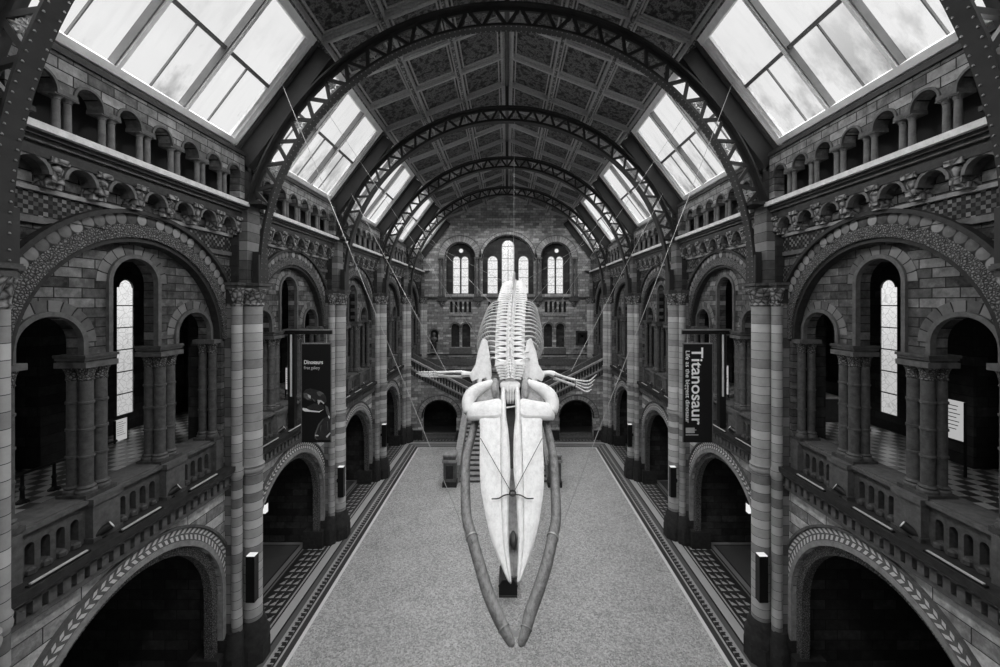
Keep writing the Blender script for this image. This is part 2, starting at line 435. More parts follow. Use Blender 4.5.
def wall_bay(s, i, m, tr):
    y0 = pier_y(i); c = y0 + B / 2; y1 = y0 + B
    simple = i < 0
    # ground storey
    m.arched(y0, y1, 0, 5.58, [(c, 2.5, 2.45, 0)], XW, XW + .35, 'spandrel')
    if not simple:
        m.ring(c, 2.45, 2.28, 2.5, XW + .1, XW + .34, 'carved')
        m.box(XW + .1, XW + .34, c - 2.5, c - 2.28, 0, 2.45, 'carved'); m.box(XW + .1, XW + .34, c + 2.28, c + 2.5, 0, 2.45, 'carved')
        m.ring(c, 2.45, 2.5, 2.62, XW - .06, XW + .1, 'pale_stone')
        m.ring(c, 2.45, 2.62, 2.92, XW - .03, XW + .02, 'chev')
        m.ring(c, 2.45, 2.92, 2.98, XW - .08, XW, 'mid_stone')
        for sg in (-1, 1):
            m.box(XW - .06, XW + .1, c + sg * 2.553 - .065, c + sg * 2.553 + .065, 0, 2.45, 'pale_stone')
            m.box(XW - .1, XW + .75, c + sg * 2.6 - .4, c + sg * 2.6 + .4, 0, .75, 'dark_trim')
    # upper storey: wall with one large arch, then the pierced wall set back inside it
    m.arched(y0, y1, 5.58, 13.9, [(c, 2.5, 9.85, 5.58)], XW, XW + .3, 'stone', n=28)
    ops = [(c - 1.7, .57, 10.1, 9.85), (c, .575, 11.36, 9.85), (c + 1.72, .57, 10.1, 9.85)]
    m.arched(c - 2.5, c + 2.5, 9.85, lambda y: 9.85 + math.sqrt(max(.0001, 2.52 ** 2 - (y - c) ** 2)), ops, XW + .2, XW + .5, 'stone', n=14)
    if simple: return
    for yc, r, sp, _ in ops:
        m.ring(yc, sp, r - .02, r + .07, XW + .13, XW + .25, 'mid_stone', n=18)
        m.ring(yc, sp, r + .07, r + .28, XW + .185, XW + .22, 'vouss', n=18)
        for sg in (-1, 1): m.box(XW + .13, XW + .25, yc + sg * (r + .025) - .045, yc + sg * (r + .025) + .045, 9.85, sp, 'mid_stone')
    m.ring(c, 9.85, 2.42, 2.52, XW - .02, XW + .22, 'dark_trim')
    m.ring(c, 9.85, 2.52, 2.8, XW - .07, XW, 'carved', n=40)
    m.ring(c, 9.85, 2.8, 3.03, XW - .07, XW, 'hex', n=40)
    m.ring(c, 9.85, 3.03, 3.12, XW - .16, XW, 'dark_trim', a0=.06, a1=PI - .06, n=40)
    # diaper band in the spandrels
    for sg in (-1, 1):
        a, b = (c - 2.85, c - .9) if sg < 0 else (c + .9, c + 2.85)
        ys = [a + (b - a) * j / 12 for j in range(13)]
        lo = [max(12.42, 9.85 + math.sqrt(max(0, 3.12 ** 2 - (y - c) ** 2))) for y in ys]
        m.strip(ys, [min(q, 12.84) for q in lo], [12.85] * 13, XW - .04, XW, 'diaper')
        ys2 = [c + sg * 2.85, c + sg * 2.5]; ys2.sort()
        m.strip(ys2, [11.5, 11.5], [11.95, 11.95], XW - .04, XW, 'diaper')
        lo2 = [max(12.3, 9.85 + math.sqrt(max(0, 3.12 ** 2 - (y - c) ** 2))) for y in ys]
        m.strip(ys, [min(q, 12.4) for q in lo2], [12.42] * 13, XW - .07, XW, 'mid_stone')

def rest_bay(s, i, tr):
    """string courses, corbel table, cornice, gallery arcade: built as trim"""
    y0 = pier_y(i); c = y0 + B / 2; a, b = c - 2.86, c + 2.86
    m = MB(s)
    m.box(XW - .1, XW + .1, a, b, 12.86, 12.94, 'pale_stone')
    ops = [(c + (k - 3) * CORB, .27, 13.2, 12.94) for k in range(7)]
    m.arched(a, b, 13.4, 13.62, [], XW - .35, XW + .05, 'dark_trim')
    m.arched(a + .06, b - .06, 13.14, 13.42, [(q, .27, 13.14, 13.14) for q, _, _, _ in ops], XW - .28, XW, 'trim', n=8)
    for q, _, _, _ in ops: m.ring(q, 13.14, .25, .31, XW - .33, XW - .2, 'mid_stone', n=10)
    m.box(XW - .42, XW + .1, a, b, 13.62, 13.7, 'trim'); m.box(XW - .5, XW + .1, a, b, 13.7, 13.78, 'dark_trim')
    m.box(XW - .6, XW + .1, a, b, 13.78, 13.9, 'sill')
    return m
def gallery_bay(s, i):
    y0 = pier_y(i); c = y0 + B / 2; a, b = c - 2.86, c + 2.86
    m = MB(s); XG = 7.86
    ops = [(c + (k - 3) * CORB, .25, 14.64, 13.9) for k in range(7)]
    cur = a
    m.box(XG, XG + .3, a, ops[0][0] - .25, 13.9, 15.3, 'stone'); m.box(XG, XG + .3, ops[-1][0] + .25, b, 13.9, 15.3, 'stone')
    m.arched(ops[0][0] - .25, ops[-1][0] + .25, 14.64, 15.3, [(q, .25, 14.64, 14.64) for q, _, _, _ in ops], XG, XG + .3, 'stone', n=10)
    for q, _, _, _ in ops: m.ring(q, 14.64, .24, .285, XG - .035, XG + .02, 'trim', n=12)
    for k in range(6):
        yc = c + (k - 2.5) * CORB
        m.box(XG - .05, XG + .3, yc - .17, yc + .17, 14.56, 14.64, 'trim')
    m.box(XG - .05, XG + .5, a, b, 15.28, 15.4, 'dark_trim')
    # passage behind
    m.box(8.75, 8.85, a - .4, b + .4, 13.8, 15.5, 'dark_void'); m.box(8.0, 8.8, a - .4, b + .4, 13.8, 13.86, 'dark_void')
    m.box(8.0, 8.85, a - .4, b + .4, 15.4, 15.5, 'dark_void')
    return m

for s in (-1, 1):
    m = MB(s)
    for i in range(-2, 5): wall_bay(s, i, m, None)
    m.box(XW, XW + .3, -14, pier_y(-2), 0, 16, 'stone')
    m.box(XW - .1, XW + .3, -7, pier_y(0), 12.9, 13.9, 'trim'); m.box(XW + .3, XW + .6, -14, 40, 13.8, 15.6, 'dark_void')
    struct(m.build('wall_' + SIDE[s]), SIDE[s] + ' arcaded wall of patterned stone blocks in three storeys', 'wall')
    # outer side-aisle shell
    m = MB(s)
    for i in range(-2, 5):
        y0 = pier_y(i); c = y0 + B / 2
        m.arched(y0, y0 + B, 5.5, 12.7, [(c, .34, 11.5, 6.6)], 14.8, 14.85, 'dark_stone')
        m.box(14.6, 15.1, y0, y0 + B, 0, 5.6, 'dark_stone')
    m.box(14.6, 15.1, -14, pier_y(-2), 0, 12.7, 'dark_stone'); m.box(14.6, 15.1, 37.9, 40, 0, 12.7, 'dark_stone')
    struct(m.build('wall_outer_' + SIDE[s]), 'dark outer wall of the side bays on the ' + SIDE[s] + ' with narrow lancet windows', 'wall')
    for i in range(-1, 6):
        y = pier_y(i)
        m = MB(s)
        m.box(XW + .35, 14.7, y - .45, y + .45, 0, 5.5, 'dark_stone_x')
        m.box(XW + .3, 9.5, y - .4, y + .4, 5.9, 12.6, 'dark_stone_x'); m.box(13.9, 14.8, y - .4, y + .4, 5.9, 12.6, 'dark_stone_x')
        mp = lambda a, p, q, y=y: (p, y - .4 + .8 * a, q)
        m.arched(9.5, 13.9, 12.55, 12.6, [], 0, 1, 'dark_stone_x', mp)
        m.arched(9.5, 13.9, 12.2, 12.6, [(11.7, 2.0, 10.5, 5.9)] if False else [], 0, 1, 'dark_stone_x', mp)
        struct(m.build('wall_cross_' + SIDE[s]), 'dark cross wall between side bays at the %s pier on the %s' % (ORD[max(0, i)] if i >= 0 else 'rear', SIDE[s]), 'wall')
    m = MB(s)
    m.box(XW + .1, 15, -14, 40, 5.5, 5.95, 'upper_floor')
    struct(m.build('floor_gallery_' + SIDE[s]), 'chequered first floor gallery on the ' + SIDE[s], 'floor')
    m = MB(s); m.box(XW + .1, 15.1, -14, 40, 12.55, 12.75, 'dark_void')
    struct(m.build('ceiling_gallery_' + SIDE[s]), 'dark ceiling above the first floor gallery on the ' + SIDE[s], 'ceiling')
    n = 0
    for i in range(-1, 5):
        m = rest_bay(s, i, None)
        c = pier_y(i) + B / 2
        t = struct(m.build('trim_%d' % (i + 2 + (10 if s > 0 else 0))), 'carved corbel table and cornice above the %s on the %s wall' % (BAYN[i], SIDE[s]), 'cornice')
        for k in range(8):
            link('corbel', CORBEL[s], t, (0, c + (k - 3.5) * CORB, 0))
        m = gallery_bay(s, i)
        struct(m.build('wall_gallery_%s' % SIDE[s]), 'row of seven small round arches in the top gallery, %s, %s wall' % (BAYN[i], SIDE[s]), 'wall')

# balcony ledge with dentils
for s in (-1, 1):
    for i in range(-1, 5):
        y0 = pier_y(i); c = y0 + B / 2; a, b = c - 2.8, c + 2.8
        m = MB(s)
        m.box(XW - .35, XW + .3, a, b, 5.97, 6.12, 'dark_trim'); m.box(XW - .28, XW, a, b, 5.9, 5.98, 'mid_stone')
        m.box(XW - .14, XW, a, b, 5.46, 5.56, 'mid_stone'); m.box(XW - .06, XW, a, b, 5.4, 5.47, 'trim')
        n = 24; p = (b - a) / n
        for k in range(n):
            y = a + (k + .5) * p
            m.box(XW - .2, XW, y - p * .29, y + p * .29, 5.6, 5.86, 'mid_stone')
        m.box(XW - .2, XW, a, b, 5.82, 5.92, 'mid_stone')
        m.box(XW - .01, XW + .005, a, b, 5.56, 5.9, 'black')  # black backing paints the shade between the dentils
        struct(m.build('trim_%d' % (i + 22 + (10 if s > 0 else 0))), 'dentilled stone ledge over the ground floor arch, %s, %s wall' % (BAYN[i], SIDE[s]), 'ledge')

# stone balustrades of the first floor openings
def balustrade(s, i):
    y0 = pier_y(i); c = y0 + B / 2
    t = thing('stone_balustrade', 'pierced stone balustrade with moulded coping, %s on the %s wall' % (BAYN[i], SIDE[s]), 'balustrade', (0, 0, 0), 'first floor balustrades')
    X0, X1 = XW + .12, XW + .5
    a, b = c - 2.5, c + 2.5
    m = MB(s); groups = [c - 1.7, c, c + 1.72]; ops = []
    for g in groups:
        for k in range(4): ops.append((g + (k - 1.5) * .245, .075, 6.6, 6.24))
    m.arched(a, b, 6.05, 6.9, ops, X0, X0 + .2, 'column', n=6)
    for g in groups: m.box(X0 + .2, X0 + .24, g - .55, g + .55, 6.05, 6.9, 'black')  # black sheets paint the shade behind the pierced openings
    for o in ops: m.lathe([(.09, 0), (.08, .07), (.03, .1)], 'trim', (X0 - .02, o[0], 6.14), 6)
    m.build('pierced_panel', t)
    m = MB(s); m.box(X0 - .1, X1 + .15, a, b, 6.9, 6.97, 'mid_stone'); m.box(X0 - .05, X1 + .1, a, b, 6.84, 6.9, 'trim'); m.box(X0 - .02, X1 + .3, a, b, 6.97, 7.0, 'mid_stone')
    m.build('coping', t)
    for q in (c - .855, c + .86):
        m = MB(s); m.box(X0 - .16, X0 + .2, q - .28, q + .28, 6.05, 6.88, 'mid_stone'); m.box(X0 - .2, X0 + .2, q - .31, q + .31, 6.05, 6.2, 'trim'); m.box(X0 - .2, X0 + .2, q - .31, q + .31, 6.86, 6.98, 'mid_stone')
        m.build('pedestal', t)
    for q in (c - 2.42, c + 2.42):
        m = MB(s); m.box(X0 - .14, X0 + .2, q - .14, q + .14, 6.05, 6.95, 'mid_stone')
        m.build('end_post', t)
for s in (-1, 1):
    for i in range(0, 5): balustrade(s, i)

# ------------------------------------------------------------------ columns
def column_meshes(r, h, tag_):
    b = MB(); b.box(-r * 1.55, r * 1.55, -r * 1.55, r * 1.55, 0, h * .03, 'trim'); b.lathe([(r * 1.5, h * .03), (r * 1.5, h * .05), (r * 1.2, h * .062), (r * 1.35, h * .075), (r, h * .09)], 'column', n=12)
    sh = MB(); pr = [(r, h * .085)]
    for q in (.3, .5, .7):
        pr += [(r, h * q - .03), (r * 1.16, h * q - .02), (r * 1.16, h * q + .02), (r, h * q + .03)]
    pr += [(r * .97, h * .86)]
    if tag_ == 'g': pr = [(r, h * .085), (r * .92, h * .86)]
    sh.lathe(pr, 'column' if tag_ != 'g' else 'mid_stone', n=12)
    cp = MB(); cp.lathe([(r * .95, h * .86), (r * 1.15, h * .87), (r, h * .885), (r * 1.2, h * .93), (r * 1.6, h * .965)], 'carved' if tag_ != 'g' else 'mid_stone', n=12); cp.box(-r * 1.7, r * 1.7, -r * 1.7, r * 1.7, h * .96, h, 'mid_stone')
    allm = MB()
    for q in (b, sh, cp):
        for nm in q.mats: pass
        for j, fc in enumerate(q.f): pass
    o = {'base': b.mesh('base', True), 'shaft': sh.mesh('shaft', True), 'capital': cp.mesh('capital', True)}
    for q in (b, sh, cp):
        off = len(allm.v); allm.v += q.v
        for j, fc in enumerate(q.f):
            allm.f.append([off + w for w in fc]); allm.m.append(allm.mi(q.mats[q.m[j]])); allm.uv.append(q.uv[j])
    o['all'] = allm.mesh('column', True)
    return o
TC = column_meshes(.115, 2.73, 't'); TJ = column_meshes(.1, 2.88, 't'); GC = column_meshes(.062, .67, 'g')
def column(meshes, loc, label, group, parts, name):
    if parts:
        t = thing(name, label, 'column', loc, group)
        for k in ('base', 'shaft', 'capital'): link(k, meshes[k], t)
    else:
        t = tag(link(name, meshes['all'], None, loc), label, 'column', group)
    return t
for s in (-1, 1):
    for i in range(0, 5):
        y0 = pier_y(i); c = y0 + B / 2; w = BAYN[i]; far = i > 1
        for q, nm in ((c - .86, 'nearer'), (c + .865, 'farther')):
            for dx, n1 in ((.22, 'front'), (.47, 'back')):
                for dy, n2 in ((-.14, 'near'), (.14, 'far')):
                    column(TC, (s * (XW + dx + .02), q + dy, 6.98), 'ringed column, %s %s one in %s cluster beside tall arch, %s, %s wall' % (n1, n2, nm, w, SIDE[s]), 'clustered columns of the first floor arcade', not far, 'arcade_column')
            m = MB(s); m.box(XW + .1, XW + .66, q - .31, q + .31, 9.7, 9.75, 'trim'); m.box(XW + .07, XW + .68, q - .33, q + .33, 9.75, 9.8, 'mid_stone'); m.box(XW + .04, XW + .7, q - .35, q + .35, 9.8, 9.86, 'trim')
            tag(m.build('impost_block'), 'moulded stone impost on the %s column cluster, %s, %s wall' % (nm, w, SIDE[s]), 'stone block', 'imposts of the first floor arcade')
        for sg, nm in ((-1, 'near'), (1, 'far')):
            for k in range(2):
                column(TJ, (s * (XW + .16 + k * .26), c + sg * (2.37 - .02 * k), 6.98), 'ringed column, %s one of jamb pair at %s end of arch, %s, %s wall' % (('outer', 'inner')[k], nm, w, SIDE[s]), 'jamb columns of the first floor arcade', not far, 'jamb_column')
        for k in range(6):
            for dy, nm in ((-.092, 'near'), (.092, 'far')):
                column(GC, (s * 7.93, c + (k - 2.5) * CORB + dy, 13.9), 'tiny column, %s half of %s pair in top gallery, %s, %s wall' % (nm, ORD[k], w, SIDE[s]), 'paired columns of the top gallery', not far, 'gallery_column')

# ------------------------------------------------------------------ piers
def pier_meshes(s):
    o = []
    m = MB(s)
    def oct(x, y, r, z0, z1, mt): m.lathe([(r, z0), (r, z1)], mt, (x, y, 0), 8, PI / 8, PI / 8 + 2 * PI)
    for x, y, r in ((7.86, 0, .5), (8.06, -.5, .3), (8.06, .5, .3)):
        oct(x, y, r, 0, .55, 'dark_trim'); m.lathe([(r * .97, .55), (r * .97, .8), (r * .8, .95), (r * .84, 1.05), (r * .62, 1.25)], 'dark_trim', (x, y, 0), 14)
    m.box(8.05, 8.5, -.72, .72, 0, 1.1, 'dark_trim')
    o.append(('base', m.mesh('base', True)))
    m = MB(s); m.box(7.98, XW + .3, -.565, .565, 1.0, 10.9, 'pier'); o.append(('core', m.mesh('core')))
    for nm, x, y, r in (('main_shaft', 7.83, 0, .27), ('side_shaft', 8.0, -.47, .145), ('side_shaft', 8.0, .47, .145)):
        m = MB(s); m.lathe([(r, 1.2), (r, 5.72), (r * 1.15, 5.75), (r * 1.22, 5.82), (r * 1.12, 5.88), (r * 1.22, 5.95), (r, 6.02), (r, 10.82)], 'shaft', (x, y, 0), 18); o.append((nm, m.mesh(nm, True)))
    m = MB(s)
    for x, y, r in ((7.83, 0, .27), (8.0, -.47, .145), (8.0, .47, .145)):
        m.lathe([(r * 1.0, 10.8), (r * 1.2, 10.84), (r * 1.02, 10.9), (r * 1.25, 11.15), (r * 1.55, 11.3), (r * 1.3, 11.34)], 'corbel', (x, y, 0), 16)
    m.box(7.92, XW + .2, -.62, .62, 10.9, 11.3, 'dark_trim')
    o.append(('capital', m.mesh('capital', True)))
    m = MB(s); m.box(7.46, 8.0, -.3, .3, 11.3, 11.42, 'trim'); m.box(7.42, 8.0, -.34, .34, 11.42, 11.5, 'trim'); m.box(7.86, XW + .2, -.66, .66, 11.3, 11.42, 'trim'); m.box(7.82, XW + .2, -.7, .7, 11.42, 11.5, 'trim'); o.append(('abacus', m.mesh('abacus')))
    m = MB(s); m.box(7.8, XW + .3, -.3, .3, 11.5, 13.86, 'pier'); m.box(8.05, XW + .3, -.36, .36, 11.5, 15.4, 'dark_stone'); o.append(('upper_pilaster', m.mesh('upper_pilaster')))
    m = MB(s); m.box(7.3, XW + .2, -.4, .4, 13.86, 13.94, 'dark_trim'); o.append(('shelf', m.mesh('shelf')))
    return o
PM = {s: pier_meshes(s) for s in (-1, 1)}
for s in (-1, 1):
    for i in range(0, 6):
        t = thing('clustered_pier', 'tall clustered pier of banded stone shafts, %s from the camera on the %s' % (ORD[i], SIDE[s]), 'pier', (0, pier_y(i) - (.12 if i == 0 else 0), 0), 'piers between the bays')
        for nm, me in PM[s]: link(nm, me, t)

# ------------------------------------------------------------------ roof
ZC = 11.86
PS = Vector((8.15, 0, 15.86)); US = Vector((-.604, 0, .797)); NS = Vector((-.797, 0, -.604)); LS = 3.61
def sbox(m, t0, t1, y0, y1, n0, n1, mat):
    vs = []
    for n in (n0, n1):
        for y in (y0, y1):
            for t in (t0, t1):
                q = PS + US * t + NS * n; vs.append((q.x, y, q.z))
    m.add(vs, [(0, 1, 3, 2), (4, 6, 7, 5), (0, 4, 5, 1), (2, 3, 7, 6), (0, 2, 6, 4), (1, 5, 7, 3)], mat)
GY = 2.62
def skylight(s, i, num):
    c = pier_y(i) + B / 2
    w = group_struct('window_%d' % num, 'large sloping roof window with grey glazing bars, %s on the %s' % (BAYN[i], SIDE[s]), 'skylight')
    m = MB(s)
    sbox(m, -.55, 0, c - 2.95, c + 2.95, -.02, .1, 'frame'); sbox(m, -.16, 0, c - 2.75, c + 2.75, .1, .2, 'frame'); sbox(m, -.42, -.34, c - 2.95, c + 2.95, .1, .14, 'bar')
    sbox(m, LS, LS + .22, c - 2.95, c + 2.95, -.02, .14, 'frame')
    for sg in (-1, 1):
        for q0, q1, n in ((0, .1, .06), (.1, .14, .12), (.14, .24, .1), (.24, .27, .16), (.27, .34, .12)):
            a, b = c + sg * (GY + q0), c + sg * (GY + q1)
            sbox(m, -.16, LS + .1, min(a, b), max(a, b), -.02, n, 'frame')
    m.build('window_frame', w)
    for q in (-.88, .88):
        m = MB(s); sbox(m, 0, LS, c + q - .075, c + q + .075, -.02, .16, 'bar'); sbox(m, 0, LS, c + q - .04, c + q + .04, .16, .2, 'frame')
        m.build('mullion', w)
    m = MB(s); sbox(m, LS * .5 - .05, LS * .5 + .05, c - GY, c + GY, -.02, .1, 'bar'); m.build('transom', w)
    for q in (-1.75, 0, 1.75):
        m = MB(s); sbox(m, 0, LS * .5, c + q - .012, c + q + .012, -.01, .04, 'bar'); m.build('glazing_bar', w)
    for a, b in ((-GY, -.88), (-.88, .88), (.88, GY)):
        for t0, t1 in ((0, LS * .5), (LS * .5, LS)):
            m = MB(s)
            p = [PS + US * t0, PS + US * t1]
            m.add([(p[0].x, c + a, p[0].z), (p[0].x, c + b, p[0].z), (p[1].x, c + b, p[1].z), (p[1].x, c + a, p[1].z)], [(0, 1, 2, 3)], 'glass')
            m.build('pane', w)
num = 0
for s in (-1, 1):
    for i in range(-2, 5):
        num += 1; skylight(s, i, num)

EX, EZ, RZ = 5.8, 18.93, 21.2         # ceiling eaves and ridge
SL = (RZ - EZ) / EX
cm = MB()
for s in (-1, 1):
    q = MB(s)
    vs = []
    for y in (-14, 38.6):
        vs += [(EX + .15, y, EZ - SL * .15 + .12), (0, y, RZ + .12), (0, y, RZ + .4), (EX + .15, y, EZ + .4)]
    q.add(vs, [(0, 1, 2, 3), (4, 7, 6, 5), (0, 4, 5, 1), (2, 6, 7, 3), (0, 3, 7, 4)], 'roof')
    # solid roof strips between the skylights
    for i in range(-2, 6):
        y = pier_y(i); d = B / 2 - 2.94
        sbox(q, -.7, LS + .4, y - d, y + d, -.1, .05, 'roof')
        sbox(q, -.7, LS + .2, y - d, y - d + .1, .05, .2, 'roof'); sbox(q, -.7, LS + .2, y + d - .1, y + d, .05, .2, 'roof')
        sbox(q, -.5, LS + .1, y - .15, y + .15, .05, .72, 'iron')
    sbox(q, -.9, LS + .4, -14, pier_y(-2), -.1, .05, 'roof'); sbox(q, -.9, LS + .4, pier_y(5), 39, -.1, .05, 'roof')
    sbox(q, -1.0, -.5, -14, 39, -.25, -.03, 'roof'); sbox(q, LS + .2, LS + .7, -14, 39, -.25, -.03, 'roof')
    o = len(cm.v); cm.v += q.v
    for j, fc in enumerate(q.f):
        cm.f.append([o + w for w in fc]); cm.m.append(cm.mi(q.mats[q.m[j]])); cm.uv.append(q.uv[j])
ceil_o = struct(cm.build('ceiling'), 'pitched timber ceiling of dark painted panels between pale ribs', 'ceiling')
def cbox(m, a0, a1, y0, y1, d0, d1, mat):
    # a: distance from ridge across the slope (x), d: drop below ceiling plane
    f_ = lambda a, d: RZ - SL * a - d
    vs = [(a, y, f_(a, d)) for d in (d0, d1) for y in (y0, y1) for a in (a0, a1)]
    m.add(vs, [(0, 1, 3, 2), (4, 6, 7, 5), (0, 4, 5, 1), (2, 3, 7, 6), (0, 2, 6, 4), (1, 5, 7, 3)], mat)
CR = [0.14, 2.0, 3.85, EX - .05]
for s in (-1, 1):
    for j in range(4):
        m = MB(s); w = (.12, .12, .12, .12)[j]
        a = CR[j]
        cbox(m, max(0.0, a - w), a + w, -14, 38.4, -.12, .08, 'rib')
        if j == 0: cbox(m, 0, .09, -14, 38.4, .08, .2, 'roof')
        else:
            cbox(m, a - w * .45, a + w * .45, -14, 38.4, .08, .13, 'corbel'); cbox(m, a - w * .9, a - w * .65, -14, 38.4, .08, .12, 'rib'); cbox(m, a + w * .65, a + w * .9, -14, 38.4, .08, .12, 'rib')
        m.build(('ridge_rib', 'long_rib', 'long_rib', 'eaves_rib')[j], ceil_o)
    for k in range(-3, 16):
        y = Y0 + k * B / 3; m = MB(s)
        cbox(m, .1, EX, y - .085, y + .085, -.12, .06, 'rib'); cbox(m, .1, EX, y - .15, y - .12, -.12, .0, 'rib'); cbox(m, .1, EX, y + .12, y + .15, -.12, .0, 'rib')
        cbox(m, .1, EX, y - .05, y + .05, .06, .1, 'rib')
        m.build('cross_rib', ceil_o)
    for k in range(0, 15):
        for j in range(3):
            y = Y0 + k * B / 3; m = MB(s)
            cbox(m, CR[j] + .1, CR[j + 1] - .1, y + .12, y + B / 3 - .12, -.12, -.06, 'panel')
            a0, a1, b0, b1 = CR[j] + .2, CR[j + 1] - .2, y + .2, y + B / 3 - .2
            for (p0, p1, r0, r1) in ((a0, a1, b0, b0 + .05), (a0, a1, b1 - .05, b1), (a0, a0 + .05, b0, b1), (a1 - .05, a1, b0, b1)):
                cbox(m, p0, p1, r0, r1, -.08, -.02, 'rib')
            m.build('painted_panel', ceil_o)

# ------------------------------------------------------------------ iron roof arches
RI, RO = 7.5, 8.2
def truss(i):
    y = pier_y(i)
    t = thing('iron_roof_arch', 'riveted iron lattice arch spanning the roof, %s from the camera' % ORD[i], 'roof arch', (0, y, ZC), 'iron roof arches')
    def band(r0, r1, w0, w1, a0, a1, mat, m, n=64):
        vs = []; fs = []
        for j in range(n + 1):
            a = a0 + (a1 - a0) * j / n
            for r in (r0, r1):
                for w in (w0, w1): vs.append((r * math.cos(a), w, r * math.sin(a)))
        for j in range(n):
            b = 4 * j; c = b + 4
            fs += [(b, b + 1, c + 1, c), (b + 2, c + 2, c + 3, b + 3), (b, c, c + 2, b + 2), (b + 1, b + 3, c + 3, c + 1)]
        fs += [(0, 2, 3, 1), (4 * n, 4 * n + 1, 4 * n + 3, 4 * n + 2)]
        m.add(vs, fs, mat)
    m = MB(); band(RI, RI + .05, -.15, .15, 0, PI, 'iron', m); band(RI + .05, RI + .16, -.03, .03, 0, PI, 'iron', m)
    for sg in (-1, 1): m.box(*(sorted((sg * RI, sg * (RI + .05)))), -.24, .24, -.36, 0.5, 'iron'); m.box(*(sorted((sg * (RI + .02), sg * (RI + .24)))), -.16, .16, -.36, 0.6, 'iron')
    if i < 2:
        for j in range(-3, 150):
            a = j * .0105 * 2
            if a > PI + .07: break
            for w in (-.105, .105):
                if a < 0: ctr = [((RI - .004) * sg, w, a * RI) for sg in (-1, 1)]
                elif a > PI: ctr = []
                else: ctr = [((RI - .004) * math.cos(a), w, (RI - .004) * math.sin(a))]
                for p in ctr: m.lathe([(.02, -.012), (.02, .0), (.012, .016)], 'iron_light', p, 5)
    m.build('inner_flange', t)
    a0 = math.radians(15)
    m = MB(); band(RO - .05, RO, -.2, .2, a0, PI - a0, 'iron', m); band(RO - .16, RO - .05, -.03, .03, a0, PI - a0, 'iron', m)
    m.build('outer_flange', t)
    m = MB(); m.box(-.06, .06, -.1, .1, RO - .02, RZ - ZC + .05, 'iron'); m.build('king_post', t)
    N = 26; da = (PI - 2 * a0) / N
    return t, a0, N, da
# lattice bars
def brace_mesh(da, sg):
    m = MB(); h = da / 2
    a, b = (0, h) if sg > 0 else (2 * h, h)
    p = [(RI + .05) * math.cos(a), 0, (RI + .05) * math.sin(a)]; q = [(RO - .05) * math.cos(b), 0, (RO - .05) * math.sin(b)]
    P, Q = Vector(p), Vector(q); d = (Q - P).normalized(); u = Vector((-d.z, 0, d.x)) * .05
    vs = []
    for r in (P, Q):
        for e in (u, -u):
            for w in (-.045, .045): vs.append(tuple(r + e + Vector((0, w, 0))))
    m.add(vs, [(0, 1, 3, 2), (4, 6, 7, 5), (0, 4, 5, 1), (2, 3, 7, 6), (0, 2, 6, 4), (1, 5, 7, 3)], 'iron')
    return m.mesh('brace')
def scroll_pts(cx, cz, r, a0, sg, turns=1.35, n=16):
    return [(cx + r * (1 - .75 * j / n) * math.cos(a0 + sg * turns * 2 * PI * j / n), 0, cz + r * (1 - .75 * j / n) * math.sin(a0 + sg * turns * 2 * PI * j / n)) for j in range(n + 1)]
SCROLL = None
BR = None
for i in range(0, 5):
    t, a0, N, da = truss(i)
    if BR is None:
        BR = (brace_mesh(da, 1), brace_mesh(da, -1))
        m = MB(); ca, sa = math.cos(da / 2), math.sin(da / 2)
        def loc(r, w): return ((RI + r) * ca - w * sa, 0, (RI + r) * sa + w * ca)
        for sg in (-1, 1):
            for (r, w, rad) in ((.17, .13, .09), (.36, .06, .07)):
                m.tube([loc(r + p[2], sg * w + p[0]) for p in scroll_pts(0, 0, rad, PI / 2, sg)], .028, 'scroll', 4)
        m.tube([loc(.06, 0), loc(.56, 0)], .028, 'scroll', 4)
        SCROLL = m.mesh('scrollwork')
    for j in range(N):
        link('brace', BR[0], t, None, (0, -(a0 + j * da), 0)); link('brace', BR[1], t, None, (0, -(a0 + j * da), 0))
    for j in range(N):
        if j % 2 == 0: link('scrollwork', SCROLL, t, None, (0, -(a0 + j * da), 0))

# ------------------------------------------------------------------ end wall
YE = 37.9
mpE = lambda d, x, z: (x, YE + d, z)
m = MB()
topf = lambda x: RZ + .2 - SL * abs(x) if abs(x) <= EX else max(15.0, EZ + .2 - (abs(x) - EX) * 1.32)
big = [(-4.45, 1.36, 15.24, 11.75), (0.1, 2.43, 14.87, 11.75), (4.65, 1.36, 15.24, 11.75)]
m.arched(-9, 9, 11.4, topf, big, 0, .5, 'stone_end', mpE, n=24)
m.arched(-4.45 - 1.36, -4.45 + 1.36, 11.7, 16.7, [(-4.85, .36, 15.05, 11.75), (-4.05, .36, 15.05, 11.75)], .45, .7, 'dark_stone_x', mpE)
m.arched(4.65 - 1.36, 4.65 + 1.36, 11.7, 16.7, [(4.25, .36, 15.05, 11.75), (5.05, .36, 15.05, 11.75)], .45, .7, 'dark_stone_x', mpE)
m.arched(.1 - 2.43, .1 + 2.43, 11.7, 17.4, [(-1.38, .5, 14.95, 11.75), (.1, .62, 16.35, 11.75), (1.58, .5, 14.95, 11.75)], .45, .7, 'dark_stone_x', mpE)
arc = [(x + (k - 2) * .44, .14, 10.9, 10.0) for x in (-4.4, 4.6) for k in range(5)] + [(.1 + (k - 4) * .44, .14, 10.9, 10.0) for k in range(9)]
m.arched(-9, 9, 9.6, 11.4, arc, 0, .3, 'stone_end', mpE, n=8)
pair = [(-4.9, .4, 8.55, 6.7), (-3.87, .4, 8.55, 6.7), (3.9, .4, 8.55, 6.7), (5.05, .4, 8.55, 6.7)]
m.arched(-9, 9, 0, 9.6, pair + [(-6.9, .38, 8.0, 7.2)], 0, .3, 'stone_end', mpE, n=10)
